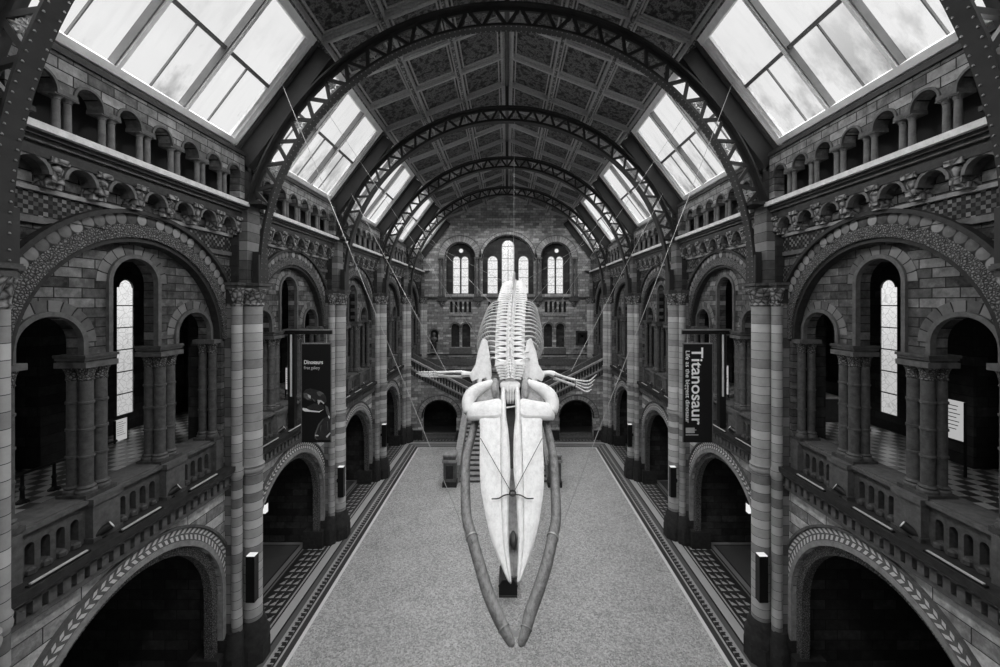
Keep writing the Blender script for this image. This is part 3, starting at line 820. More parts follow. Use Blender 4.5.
m.box(-9, 9, YE + .3, YE + .4, 0, 9.7, 'dark_stone_x'); m.box(-9, 9, YE + .3, YE + .4, 9.6, 11.6, 'dark_void')
for c, r, sp, _ in big:
    o = .42 if r > 2 else .72
    m.ring(c, sp, r, r + .1, -.08, .1, 'dark_trim', mp=mpE); m.ring(c, sp, r + .1, r + o - .07, -.06, 0.02, 'vouss_pale', mp=mpE, n=36); m.ring(c, sp, r + o - .07, r + o, -.1, 0, 'mid_stone', mp=mpE)
    m.box(c - r - .05, c + r + .05, YE + .2, YE + .5, 11.7, 11.82, 'dark_trim')
for c, r, sp, _ in pair:
    m.ring(c, sp, r, r + .16, -.05, 0, 'mid_stone', mp=mpE, n=16)
m.ring(-6.9, 8.0, .38, .5, -.05, 0, 'mid_stone', mp=mpE, n=16)
m.box(-9, 9, YE - .16, YE, 11.3, 11.46, 'dark_trim'); m.box(-9, 9, YE - .06, YE, 5.0, 5.6, 'mid_stone'); m.box(-9, 9, YE - .1, YE, 4.3, 4.4, 'trim'); m.box(-9, 9, YE - .1, YE, 6.0, 6.08, 'dark_trim')
for x in (-4.4, 4.55):
    m.box(x - 1.15, x + 1.15, YE - .1, YE, 9.7, 9.84, 'pale_stone'); m.box(x - 1.15, x + 1.15, YE - .12, YE, 5.78, 5.95, 'pale_stone')
    m.box(x - 1.05, x + 1.05, YE - .06, YE, 5.95, 6.65, 'mid_stone')
for x in (-6.1, -2.75, 2.95, 6.3):
    m.box(x - .45, x + .45, YE - .3, YE, 11.1, 11.42, 'trim'); m.lathe([(.05, 0), (.2, .2), (.26, .5), (.36, .6)], 'corbel', (x, YE - .1, 10.5), 8)
struct(m.build('wall_end'), 'pale stone end wall with three round arches of tall windows', 'wall')
CJ = {}
for x, k in ((-6.35, 0), (-6.0, 1), (-2.95, 2), (-2.6, 3), (2.8, 4), (3.15, 5), (6.2, 6), (6.55, 7)):
    if not CJ: CJ.update(column_meshes(.1, 3.75, 't'))
    column(CJ, (x, YE - .12, 11.46), 'slender column beside end wall windows, %s of eight counting from left' % ORD[k], 'end wall window columns', False, 'window_column')
def end_window(n, c, lanc, label):
    w = group_struct('window_%d' % n, label, 'window')
    for (x, r, sp, b) in lanc:
        m = MB(); vs = [(x - r, YE + .6, b)] + [(x + r * math.cos(a * PI / 14), YE + .6, sp + r * math.sin(a * PI / 14)) for a in range(15)][::-1] + [(x + r, YE + .6, b)]
        m.add(vs, [tuple(range(len(vs)))], 'leaded'); m.build('pane', w)
        m = MB()
        for q in range(1, 5): m.box(x - r, x + r, YE + .57, YE + .63, b + (sp - b) * q / 4 - .02, b + (sp - b) * q / 4 + .02, 'bar')
        m.ring(x, sp, r - .05, r + .01, .55, .66, 'bar', mp=mpE, n=14)
        m.box(x - r, x - r + .04, YE + .55, YE + .66, b, sp, 'bar'); m.box(x + r - .04, x + r, YE + .55, YE + .66, b, sp, 'bar')
        if r > .55: m.box(x - .025, x + .025, YE + .56, YE + .64, b, sp + r, 'bar')
        m.build('window_frame', w)
end_window(31, -4.45, [(-4.85, .36, 15.05, 11.75), (-4.05, .36, 15.05, 11.75)], 'pair of round headed lancets in the end wall left arch')
end_window(32, .1, [(-1.38, .5, 14.95, 11.75), (.1, .62, 16.35, 11.75), (1.58, .5, 14.95, 11.75)], 'three stepped lancets in the end wall central arch')
end_window(33, 4.65, [(4.25, .36, 15.05, 11.75), (5.05, .36, 15.05, 11.75)], 'pair of round headed lancets in the end wall right arch')
for x, nm in ((-4.4, 'left'), (4.75, 'right')):
    m = MB(); n = 16
    m.add([(x + .2 * math.cos(2 * PI * j / n), YE + .44, 15.9 + .2 * math.sin(2 * PI * j / n)) for j in range(n)], [tuple(range(n))], 'lamp')
    m.ring(x, 15.9, .19, .26, .4, .46, 'mid_stone', a1=2 * PI, n=16, mp=mpE)
    struct(m.build('window_%d' % (34 + (x > 0))), 'small bright round window above the end wall %s lancets' % nm, 'window')
# side aisle lancets
nn = 40
for s in (-1, 1):
    for i in range(-1, 5):
        c = pier_y(i) + B / 2; nn += 1
        w = group_struct('window_%d' % nn, 'narrow leaded lancet in the outer wall of the %s gallery, %s' % (SIDE[s], BAYN[i]), 'window')
        m = MB(s); r = .34
        vs = [(14.83, c - r, 6.6)] + [(14.83, c + r * math.cos(a * PI / 12), 11.5 + r * math.sin(a * PI / 12)) for a in range(13)][::-1] + [(14.83, c + r, 6.6)]
        m.add(vs, [tuple(range(len(vs)))], 'leaded'); m.build('pane', w)
        m = MB(s)
        for z in (7.4, 8.25, 9.1, 9.95, 10.8): m.box(14.79, 14.85, c - r, c + r, z - .02, z + .02, 'steel')
        m.ring(c, 11.5, r - .05, r + .02, 14.76, 14.84, 'trim', n=12); m.build('window_frame', w)

# rear wall behind the camera
m = MB(); m.box(-15, 15, -14.3, -14, 0, 22, 'stone_end'); struct(m.build('wall_rear'), 'plain stone wall behind the camera', 'wall')
m = MB()
m.box(-15, -9, YE + 2, YE + 2.2, 0, 13, 'dark_stone_x'); m.box(9, 15, YE + 2, YE + 2.2, 0, 13, 'dark_stone_x')
struct(m.build('wall_aisle_end'), 'dark end walls of the side galleries', 'wall')

# ------------------------------------------------------------------ staircase
YL = 32.0
m = MB(); mpL = lambda d, x, z: (x, YL + d, z)
strz = lambda x: min(5.9, max(2.6, 3.2 + (abs(x) - 3.0) * .5))
for sg in (-1, 1):
    xs = sorted((sg * 3.1, sg * 8.6))
    c = -5.4 if sg < 0 else 5.55
    m.arched(xs[0], xs[1], 0, lambda x: strz(x) - .05, [(c, 1.35, 1.75, 0)], 0, .5, 'stone_end', mpL, n=18)
    m.ring(c, 1.75, 1.35, 1.43, -.06, .1, 'dark_trim', mp=mpL); m.ring(c, 1.75, 1.43, 1.75, -.03, .01, 'vouss_pale', mp=mpL); m.ring(c, 1.75, 1.75, 1.82, -.08, 0, 'mid_stone', mp=mpL)
    for q in (-1, 1):
        m.box(c + q * 1.8 - .42, c + q * 1.8 + .42, YL - .2, YL, 0, .8, 'dark_trim'); m.box(c + q * 1.8 - .44, c + q * 1.8 + .44, YL - .23, YL, .78, .84, 'pale_stone')
    m.box(c - 1.3, c + 1.3, YL - .1, YL + .3, 0, .18, 'mid_stone'); m.box(c - 1.3, c + 1.3, YL + .3, YL + .6, 0, .36, 'mid_stone')
    m.box(min(xs), max(xs), YL + 3.5, YL + 3.6, 0, 5, 'dark_stone_x')
struct(m.build('wall_stairs'), 'stone wall with two dark round arches beneath the upper stair flights', 'wall')
m = MB(); m.box(-3.1, 3.1, YL - .2, YE, 0, 2.95, 'stone_end'); m.box(-9, 9, YL + 2.6, YE, 2.7, 2.95, 'mid_stone')
struct(m.build('floor_landing'), 'stone stair landing in front of the end wall', 'floor')
t = thing('grand_staircase', 'wide straight stone staircase rising to the landing behind the skull', 'staircase', (0, 0, 0))
n = 18
for k in range(n):
    y = 24.3 + k * (7.5 / n); z = 2.95 * (k + 1) / n
    m = MB(); m.box(-2.9, 2.6, y, 31.9, z - 2.95 / n, z - .03, 'mid_stone'); m.box(-2.9, 2.6, y - .04, 31.9, z - .045, z, 'pale_stone'); m.build('step', t)
for sg in (-1, 1):
    x = -.25 + sg * 2.8
    m = MB(); ys = [24.2, 31.9]
    m.strip(ys, [0, 0], [1.0, 3.95], x - .14, x + .14, 'pale_stone'); m.strip([24.2, 31.9], [1.0, 3.95], [1.1, 4.05], x - .2, x + .2, 'pale_stone'); m.build('parapet', t)
    x = -.25 + (-3.15 if sg < 0 else 3.09)
    m = MB(); m.box(x - .42, x + .42, 23.6, 24.45, 0, .3, 'dark_trim'); m.box(x - .36, x + .36, 23.66, 24.4, .3, 1.45, 'mid_stone'); m.box(x - .22, x + .22, 23.64, 23.7, .5, 1.25, 'dark_trim'); m.box(x - .44, x + .44, 23.58, 24.48, 1.45, 1.62, 'pale_stone'); m.box(x - .36, x + .36, 23.66, 24.4, 1.62, 1.8, 'mid_stone'); m.box(x - .4, x + .4, 23.62, 24.44, 1.8, 1.9, 'pale_stone')
    m.build('newel_pedestal', t)
for sg in (-1, 1):
    t = thing('stair_flight', 'sloping stone stair flight with pierced balustrade rising to the %s gallery' % SIDE[sg], 'stair flight', (0, 0, 0), 'upper stair flights')
    mpF = lambda d, x, z, sg=sg: (sg * x, YL + d, z)
    L = lambda x: 3.35 + (x - 3.3) * .515
    m = MB(); m.strip([3.0, 8.0], [L(3) - .42, L(8) - .42], [L(3), L(8)], -.06, .3, 'mid_stone', mpF); m.strip([2.9, 8.0], [L(2.9), L(8)], [L(2.9) + .1, L(8) + .1], -.14, .34, 'pale_stone', mpF)
    for k in range(22):
        x = 3.15 + k * .22; m.strip([x, x + .1], [L(x) - .36, L(x) - .36 + .05], [L(x) - .08, L(x) - .03], -.12, -.05, 'dark_trim', mpF)
    m.build('string', t)
    n = 16
    for k in range(n):
        x = 3.2 + k * 4.6 / n; m = MB()
        m.box(*sorted((sg * x, sg * (x + 4.6 / n + .02))), YL + .25, YL + 2.5, L(x) - .5, L(x) - .05, 'mid_stone'); m.build('step', t)
    for k in range(20):
        x = 3.2 + k * .235; m = MB(sg)
        m.lathe([(.06, L(x) + .08), (.05, L(x) + .2), (.085, L(x) + .4), (.05, L(x) + .62), (.06, L(x) + .75)], 'dark_trim', (x, YL + .1, 0), 7); m.build('baluster', t, True)
    m = MB(); m.strip([2.9, 8.0], [L(2.9) + .72, L(8) + .72], [L(2.9) + .86, L(8) + .86], -.06, .26, 'pale_stone', mpF); m.strip([2.9, 8.0], [L(2.9) - .3, L(8) - .3], [L(2.9) + .78, L(8) + .78], 2.2, 2.45, 'mid_stone', mpF); m.build('handrail', t)
    m = MB(); x = 2.75; m.box(*sorted((sg * (x - .25), sg * (x + .25))), YL - .1, YL + .35, 2.2, 4.0, 'mid_stone'); m.box(*sorted((sg * (x - .3), sg * (x + .3))), YL - .15, YL + .4, 4.0, 4.12, 'pale_stone'); m.build('newel_post', t)

# bust in its niche, framed portrait
t = thing('portrait_bust', 'small stone bust on a plinth in the arched niche on end wall', 'bust', (-6.9, YE - .05, 7.2))
m = MB(); m.box(-.3, .3, -.3, .3, -.9, -.6, 'mid_stone'); m.box(-.24, .24, -.24, .24, -.6, 0, 'dark_trim'); m.box(-.34, .34, -.34, .34, -.98, -.9, 'pale_stone'); m.build('plinth', t)
m = MB(); m.loft([[(a * math.cos(q) , b * math.sin(q) , z) for q in [2 * PI * j / 12 for j in range(12)]] for a, b, z in ((.1, .1, 0), (.12, .11, .08), (.3, .17, .22), (.32, .17, .34), (.2, .13, .44), (.09, .09, .5), (.09, .1, .56), (.13, .15, .64), (.145, .17, .74), (.13, .16, .84), (.07, .09, .92))], 'mid_stone'); m.build('figure', t, True)
t = thing('framed_portrait', 'dark framed portrait painting on the end wall right of the whale', 'painting', (7.1, YE - .08, 7.6))
m = MB(); m.box(-.55, .55, -.02, .1, -.62, .62, 'wood'); m.box(-.58, .58, -.05, 0, -.68, -.52, 'wood'); m.box(-.58, .58, -.05, 0, .52, .68, 'wood'); m.box(-.6, -.44, -.05, 0, -.68, .68, 'wood'); m.box(.44, .6, -.05, 0, -.68, .68, 'wood'); m.build('frame', t)
m = MB(); m.box(-.44, .44, -.03, 0, -.52, .52, 'black'); m.loft([[(a * math.cos(2 * PI * j / 10), -.04, z + a * math.sin(2 * PI * j / 10)) for j in range(10)] for a, z in ((.13, .18), (.12, .18))], 'mid_stone'); m.box(-.22, .22, -.035, -.03, -.45, .02, 'dark_trim'); m.build('canvas', t)
m = MB(); m.box(-.75, .75, -.1, .08, -1.0, -.92, 'pale_stone'); m.build('ledge', t)

# ------------------------------------------------------------------ whale skeleton
W = thing('whale_skeleton', 'huge white whale skeleton diving toward the camera, hung on cables', 'skeleton', (.1, 12.5, 8.3))
WO = Vector((.1, 12.5, 8.3))
def wpart(mb, name, smooth=True, parent=None, sub=0):
    mb.v = [tuple(Vector(p) - WO) for p in mb.v]
    o = mb.build(name, parent or W, smooth)
    if sub:
        md = o.modifiers.new('s', 'SUBSURF'); md.levels = sub; md.render_levels = sub
    return o
R0 = Vector((.1, 12.5, 8.3)); R1 = Vector((.15, 8.18, 5.14)); RD = R1 - R0; RL = RD.length; RDn = RD.normalized()
RN = Vector((0, -RDn.z, RDn.y)) * -1
if RN.z < 0: RN = -RN
def sk(t, x, n): return tuple(R0 + RD * t + Vector((x, 0, 0)) + RN * n)
def interp(tab, t):
    for (a, p), (b, q) in zip(tab, tab[1:]):
        if t <= b: return p + (q - p) * max(0, (t - a)) / (b - a)
    return tab[-1][1]
wout = [(.0, .8), (.2, .95), (.28, .9), (.4, .88), (.5, .86), (.62, .8), (.72, .68), (.8, .57), (.88, .42), (.95, .24), (1, .1)]
wpre = [(.0, .3), (.3, .29), (.5, .29), (.7, .27), (.85, .24), (.95, .16), (1, .09)]
wgap = [(.0, .14), (.22, .13), (.3, .07), (.42, .035), (.54, .03), (.62, .07), (.75, .1), (.88, .1), (.96, .06), (1, .05)]
for sg in (-1, 1):
    m = MB(); rings = []
    for j in range(25):
        t = .17 + .825 * j / 24; wo = interp(wout, t); wi = min(interp(wpre, t), wo - .02) - .01
        h = .06 * (1 - t) + .02; th = .16 * (1.1 - t)
        prof = [(wi, h * .7), (wi + (wo - wi) * .12, h * .25 + .01), (wi + (wo - wi) * .4, h * .6), (wi + (wo - wi) * .75, h * .35), (wo, -.05), (wo - .02, -.05 - th * .5), (wi + (wo - wi) * .5, -th), (wi, -th)]
        rings.append([sk(t, sg * x, n) for x, n in prof])
    m.loft(rings, 'rostrum'); wpart(m, 'upper_jaw_bone', sub=1)
    m = MB(); rings = []
    for j in range(25):
        t = .015 + .985 * j / 24; wi = interp(wgap, t); wo = max(interp(wpre, t), wi + .02)
        h = .1 * (1 - t) + .04
        prof = [(wi, h * .2), (wi + (wo - wi) * .25, h), (wi + (wo - wi) * .7, h * .9), (wo, h * .3), (wo, -.1), (wi, -.1)]
        rings.append([sk(t, sg * x, n) for x, n in prof])
    m.loft(rings, 'rostrum'); wpart(m, 'premaxilla', sub=1)
    # brow plate over the eye
    m = MB(); rings = []
    for x, t0, t1, n0, th in ((.22, .08, .235, .1, .2), (.5, .1, .24, .1, .22), (.8, .105, .235, .06, .24), (1.08, .1, .225, -.02, .26), (1.24, .095, .215, -.1, .28), (1.32, .11, .195, -.16, .22)):
        tm = (t0 + t1) / 2
        rings.append([sk(t0, sg * x, n0 - th * .4), sk(t0 + .01, sg * x, n0), sk(tm, sg * x, n0 + .05), sk(t1 - .01, sg * x, n0), sk(t1, sg * x, n0 - th * .4), sk(t1 - .015, sg * x, n0 - th), sk(tm, sg * x, n0 - th * 1.1), sk(t0 + .015, sg * x, n0 - th)])
    m.loft(rings, 'bone'); wpart(m, 'brow_bone', sub=1)
    # cheek arch at the back of the skull, with the hollow in front of it
    m = MB(); pts = bez([sk(.17, sg * 1.25, -.2), sk(.1, sg * 1.29, -.16), sk(.045, sg * 1.2, -.13), sk(.008, sg * .98, -.1), sk(-.012, sg * .74, -.06), sk(-.03, sg * .52, .0)], 6)
    m.tube(pts, [.13 + .1 * math.sin(PI * (j / (len(pts) - 1)) ** .8) for j in range(len(pts))], 'bone', 10); wpart(m, 'cheek_bone', sub=1)
    m = MB(); rings = []
    for x, t0, t1, n0 in ((.3, -.02, .11, .08), (.55, -.01, .115, .02), (.8, .01, .12, -.04), (1.1, .04, .13, -.14)):
        rings.append([sk(t0, sg * x, n0), sk((t0 + t1) / 2, sg * x, n0 - .08), sk(t1, sg * x, n0 - .03), sk(t1, sg * x, n0 - .25), sk(t0, sg * x, n0 - .25)])
    m.loft(rings, 'bone_shade'); wpart(m, 'temple_hollow', sub=1)  # darker bone colour paints the shade inside the temple hollow
    m = MB(); m.loft([[sk(t, sg * .47 + a * .13 * math.cos(2 * PI * j / 12), .0 + a * .17 * math.sin(2 * PI * j / 12)) for j in range(12)] for t, a in ((-.06, .15), (-.05, .6), (-.02, .95), (.03, 1), (.07, .75), (.09, .3))], 'bone_shade'); wpart(m, 'ear_bone', sub=1)
m = MB(); rings = []
for t, w, h in ((-.05, .15, .05), (-.04, .32, .13), (-.015, .36, .17), (.005, .3, .15), (.02, .26, .1), (.03, .2, .05)):
    rings.append([sk(t, w * math.cos(2 * PI * j / 14), -.06 + h * math.sin(2 * PI * j / 14)) for j in range(14)])
m.loft(rings, 'bone'); wpart(m, 'braincase', sub=1)
for k in range(5):
    x = (k - 2) * .05; m = MB(); m.tube([sk(.01, x * .9, .08), sk(.06, x, .04), sk(.1, x, -.04), sk(.115, x, -.1)], [.014, .016, .014, .006], 'bone', 6); wpart(m, 'nasal_bone')
m = MB(); rings = []
for j in range(14):
    t = .5 + .46 * j / 13; w = interp(wgap, t) + .03
    rings.append([sk(t, -w, -.13), sk(t, 0, -.2), sk(t, w, -.13), sk(t, w, -.26), sk(t, -w, -.26)])
m.loft(rings, 'bone_shade'); wpart(m, 'vomer')
m = MB(); m.loft([[sk(t, -.17, -.5), sk(t, .17, -.5), sk(t, .17, -.54), sk(t, -.17, -.54)] for t in (.02, .2, .4, .62)], 'wood'); wpart(m, 'slot_shade_plate', False)  # dark plate added to paint the shade deep in the skull slot
for sg in (-1, 1):
    m = MB(); m.loft([[sk(t, sg * .15, -.08), sk(t, sg * .19, -.08), sk(t, sg * .19, -.52), sk(t, sg * .15, -.52)] for t in (.02, .2, .4, .62)], 'wood'); wpart(m, 'slot_shade_wall', False)  # dark sides added for the painted shade of the slot
m = MB(); rings = [[sk(t, a * math.cos(2 * PI * j / 10), -.06 + a * math.sin(2 * PI * j / 10)) for j in range(10)] for t, a in ((.8, .03), (.815, .075), (.835, .085), (.855, .07), (.87, .02))]
m.loft(rings, 'steel'); wpart(m, 'support_clamp')
# steel bracket across the rostrum
m = MB()
m.tube(bez([sk(.677, -.5, .1), sk(.675, -.34, .1), sk(.664, -.2, .13), sk(.66, -.08, .13), sk(.66, .08, .13), sk(.664, .2, .13), sk(.675, .34, .1), sk(.675, .5, .1)], 4), .015, 'steel', 6)
m.tube([tuple(R0 + RD * (.655 + .012 * math.sin(a)) + Vector((.07 * math.cos(a), 0, 0)) + RN * .14) for a in [2 * PI * j / 12 for j in range(13)]], .022, 'steel', 6)
wpart(m, 'bracket')
for sg in (-1, 1):
    m = MB(); m.tube([sk(.36, sg * .84, .06), sk(.645, sg * .05, .15)], .009, 'steel', 5); wpart(m, 'bracing_wire')
m = MB(); m.tube([sk(.165, -.13, .06), sk(.16, .13, .08)], .025, 'bone', 6); wpart(m, 'cross_rod')
# lower jaws
def PX(x, y, Y): return Vector(((x - 507) * Y / 400, Y, 10.9 + (303 - y) * Y / 400))
JL = [(477, 414, 12.2), (471.5, 438, 11.6), (466, 460, 11.05), (465.5, 496, 10.2), (467, 519, 9.75), (472, 538, 9.35), (479, 563, 8.9), (487, 590, 8.45), (497, 614, 8.05), (506, 633, 7.8), (513.3, 646, 7.62)]
JR = [(543.5, 414, 12.2), (549.5, 438, 11.6), (553.5, 460, 11.05), (555.5, 496, 10.2), (556, 519, 9.75), (552.5, 538, 9.35), (547, 563, 8.9), (538.5, 590, 8.45), (530, 614, 8.05), (525, 633, 7.8), (519.8, 646, 7.62)]
for J in (JL, JR):
    pts = bez([PX(*q) for q in J], 4); nP = len(pts)
    rr = [(.108 + .02 * math.sin(PI * j / nP)) * (1 if j < nP - 8 else (1 - .05 * (j - nP + 8)) if j < nP - 1 else .3) for j in range(nP)]
    m = MB(); m.tube(pts, rr, 'bone_dark', 12, 1.25); jaw = wpart(m, 'lower_jaw')
    jaw['label'] = 'long bowed grey lower jaw bone'
    for q in (int(nP * .5), int(nP * .86)):
        m = MB(); m.tube([pts[q - 1] * .3 + pts[q] * .7, pts[q]], rr[q] * 1.14, 'cable' if q < nP * .7 else 'pale_stone', 12, 1.25); wpart(m, 'jaw_clamp', parent=jaw)
        
m = MB(); m.loft([[tuple(PX(x, y, 7.95 + dd)) for x, y in ((508, 628), (512, 637), (521, 637), (526, 627), (517, 631))] for dd in (0, .06)], 'white'); wpart(m, 'jaw_plate')
# spine
SP = bez([(.11, 12.6, 8.48), (.1, 13.2, 8.9), (.1, 14, 9.32), (.12, 15, 9.78), (.15, 16, 10.17), (.19, 17, 10.55), (.24, 18, 10.88), (.3, 20, 11.42), (.38, 22, 11.9), (.46, 24, 12.15), (.5, 27, 12.25), (.5, 31, 11.95)], 12)
def spine_at(d):
    acc = 0
    for a, b in zip(SP, SP[1:]):
        l = (b - a).length
        if acc + l >= d: return a + (b - a) * ((d - acc) / l), (b - a).normalized()
        acc += l
    return SP[-1], (SP[-1] - SP[-2]).normalized()
def vert_mesh(kind):
    m = MB(); R = .16
    m.lathe([(R, -.09), (R * .86, -.03), (R * .86, .03), (R, .09)], 'bone', (0, 0, 0), 12)
    m.v = [(x, z, y) for x, y, z in m.v]
    w = {'c': .34, 't': .52, 'l': .7, 'k': .4}[kind]; ch = {'c': .05, 't': .07, 'l': .09, 'k': .08}[kind]
    for sg in (-1, 1):
        rings = []
        for q, (dz, dy, k) in zip((.1, .35, .7, .92, 1.0), ((.04, 0, .8), (.06, .0, .8), (.04, .02, 1.15), (.0, .04, 1.3), (-.02, .05, .9))):
            x = sg * w * q if q > .15 else sg * .1
            rings.append([(x, dy - ch * k, dz), (x, dy, dz + .035), (x, dy + ch * k, dz), (x, dy, dz - .03)])
        m.loft(rings, 'bone')
    hs = {'c': .2, 't': .42, 'l': .55, 'k': .4}[kind]
    rings = []
    for z, y, d, th in ((.08, .0, .1, .05), (.2, .03, .07, .03), (hs * .8, .09, .07, .025), (hs + .08, .13, .085, .035)):
        rings.append([(-th, y, z), (0, y - d, z), (th, y, z), (0, y + d, z)])
    m.loft(rings, 'bone')
    return m.mesh('vertebra', True)
VM = {k: vert_mesh(k) for k in 'ctlk'}
def place(name, me, d, sc_):
    p, tn = spine_at(d)
    o = link(name, me, W); right = Vector((1, 0, 0)); yy = (tn - right * tn.dot(right)).normalized(); zz = right.cross(yy)
    mt = Matrix((right, yy, zz)).transposed().to_4x4(); mt.translation = p - WO
    o.matrix_local = mt @ Matrix.Diagonal((sc_[0], sc_[1], sc_[2], 1)); return o
d = .02; ribs = []
for k in range(6): place('vertebra', VM['c'], d, (1 + .1 * k, .8, 1)); d += .12
for k in range(15): place('vertebra', VM['t'], d, (.95 + .02 * k, 1.9, 1.1)); ribs.append(d); d += .37
for k in range(14): place('vertebra', VM['l'], d, (1 - .008 * k, 1.45, 1)); d += .38
for k in range(20):
    q = 1 - .04 * k; place('vertebra', VM['k'], d, (1.3 * q, 1.2, 1.1 * q + .1)); d += .31
def rib_mesh(sg, Wd, D, sw):
    m = MB(); pts = []; n = 16
    for j in range(n + 1):
        ph = math.radians(128) * j / n
        pts.append((sg * (.3 + (Wd - .3) * math.sin(ph) ** .85), sw * ph * .38, .06 - D * (1 - math.cos(ph)) * .78 + .1 * math.sin(min(PI, 2.2 * ph))))
    m.tube(pts, [.022 + .014 * math.sin(PI * j / n) for j in range(n + 1)], 'bone', 6); return m.mesh('rib', True)
for k, dd in enumerate(ribs):
    u = k / 14
    Wd = .72 + .62 * math.sin(min(1, u * 1.9) * PI / 2) - .2 * max(0, u - .6); D = .7 + .75 * math.sin(min(1, u * 1.8) * PI / 2)
    for sg in (-1, 1): place('rib', rib_mesh(sg, Wd, D, 1.0), dd, (1, 1, 1))
# shoulder blades and flippers
for sg in (-1, 1):
    m = MB(); pl = [(-.55, 9.4, 14.35), (-.86, 9.62, 14.5), (-1.0, 9.2, 14.25), (-1.08, 8.75, 14.0), (-1.28, 8.4, 13.8), (-1.2, 8.22, 13.75), (-1.02, 8.3, 13.78), (-.96, 7.98, 13.6), (-.9, 8.28, 13.75), (-.76, 8.32, 13.8), (-.62, 8.05, 13.7), (-.55, 8.4, 13.85), (-.6, 8.9, 14.1)]
    pl[0] = (-.74, 9.55, 14.45)
    fr = [(-(-x) * 1 if sg < 0 else -x, y, z) for x, z, y in pl]
    ctr = sum((Vector(p) for p in fr), Vector()) / len(fr)
    rings = []
    for off, k in ((-.06, .93), (-.03, 1), (.03, 1), (.06, .93)):
        rings.append([tuple(ctr + (Vector(p) - ctr) * k + Vector((sg * off * .8, off * .8, 0)) + Vector((.1 * 0, 0, 0))) for p in fr])
    kq = .965
    rings = [[(x * kq, y * kq, 10.9 + (z - 10.9) * kq) for x, y, z in r] for r in rings]
    m.loft(rings, 'bone'); wpart(m, 'shoulder_blade')
    def fl(x, z, y): return (sg * x + .06, y, z)
    if sg < 0: P = dict(h=[(1.18, 8.42, 13.75), (1.4, 8.46, 13.72), (1.62, 8.47, 13.7)], r=[(1.6, 8.55, 13.66), (2.0, 8.55, 13.62), (2.42, 8.53, 13.6)], u=[(1.6, 8.37, 13.74), (2.0, 8.38, 13.74), (2.42, 8.4, 13.72)])
    else: P = dict(h=[(1.15, 8.45, 13.75), (1.38, 8.5, 13.72), (1.56, 8.44, 13.7)], r=[(1.54, 8.5, 13.66), (1.9, 8.38, 13.62), (2.25, 8.28, 13.6)], u=[(1.54, 8.32, 13.74), (1.9, 8.2, 13.74), (2.25, 8.08, 13.72)])
    m = MB(); m.tube(bez([fl(*q) for q in P['h']], 5), [.16, .15, .13, .12, .115, .115, .12, .13, .14, .145, .14], 'bone', 10, .8); wpart(m, 'humerus')
    for k in ('r', 'u'):
        m = MB(); m.tube(bez([fl(*q) for q in P[k]], 5), [.085, .08, .07, .065, .06, .06, .06, .065, .07, .075, .08] , 'bone', 8, .7); wpart(m, 'forearm_bone')
    for q in range(4):
        if sg < 0:
            base = Vector((2.4, 8.55 - .055 * q, 13.62)); tip = Vector((3.15 - .08 * abs(q - 1), 8.57 - .045 * q, 13.5))
            mid = (base + tip) / 2
        else:
            base = Vector((2.28, 8.28 - .07 * q, 13.62)); tip = Vector((2.98 - .06 * q, 8.5 - .17 * q, 13.5)); mid = (base + tip) / 2 + Vector((.08, -.13, 0))
        pts = bez([tuple(base), tuple(mid), tuple(tip)], 8)
        fg = None
        for g in range(4):
            seg = pts[g * 4: g * 4 + 5]
            if len(seg) < 3: continue
            m = MB(); m.tube([fl(p.x, p.y, p.z) for p in seg[:-1]] + [fl(*(seg[-2] * .35 + seg[-1] * .65))], [.045, .034, .032, .034, .04][:len(seg)] if g < 3 else [.034, .024, .022, .022, .012][:len(seg)], 'bone', 6, .8)
            wpart(m, 'finger_bone')

# ------------------------------------------------------------------ suspension cables
def cable(a, b, label, r=.008):
    m = MB(); a, b = Vector(a), Vector(b); m.tube([a, a * .5 + b * .5, b], r, 'cable', 5)
    tag(m.build('suspension_cable'), label, 'cable', 'whale suspension cables')
def chord(i, ang, sg, r=RI + .1): return (sg * r * math.cos(math.radians(ang)), pier_y(i), ZC + r * math.sin(math.radians(ang)))
for sg, J, nm in ((-1, JL, 'left'), (1, JR, 'right')):
    jp = PX(*J[5]) + Vector((sg * .13, 0, .05))
    cable((sg * 6.75, pier_y(1) - .35, 17.5), jp, 'thin steel cable from the second roof arch to middle of %s lower jaw' % nm)
    cable((sg * 7.2, pier_y(2) - .2, 15.95), (sg * 2.13 + .06, 13.68, 8.55), 'thin steel cable from the third roof arch to %s flipper' % nm)
    cable(chord(1, 42, sg), (sg * 1.0, 14.4, 9.55), 'faint steel cable from the second roof arch to %s shoulder blade' % nm, .006)
    cable((sg * 6.2, pier_y(3), ZC + 4.6), (sg * .6 + .2, 17.2, 10.6), 'thin cable from the fourth roof arch to %s side of rear ribs' % nm, .007)
    cable((sg * 6.6, pier_y(4), ZC + 4.0), (sg * .5 + .4, 23, 12.1), 'thin cable from the farthest roof arch to %s side of tail spine' % nm, .007)
cable((.35, pier_y(2), ZC + RI), (.3, 19.5, 11.75), 'upright cable from the third roof arch crown to the spine', .007)

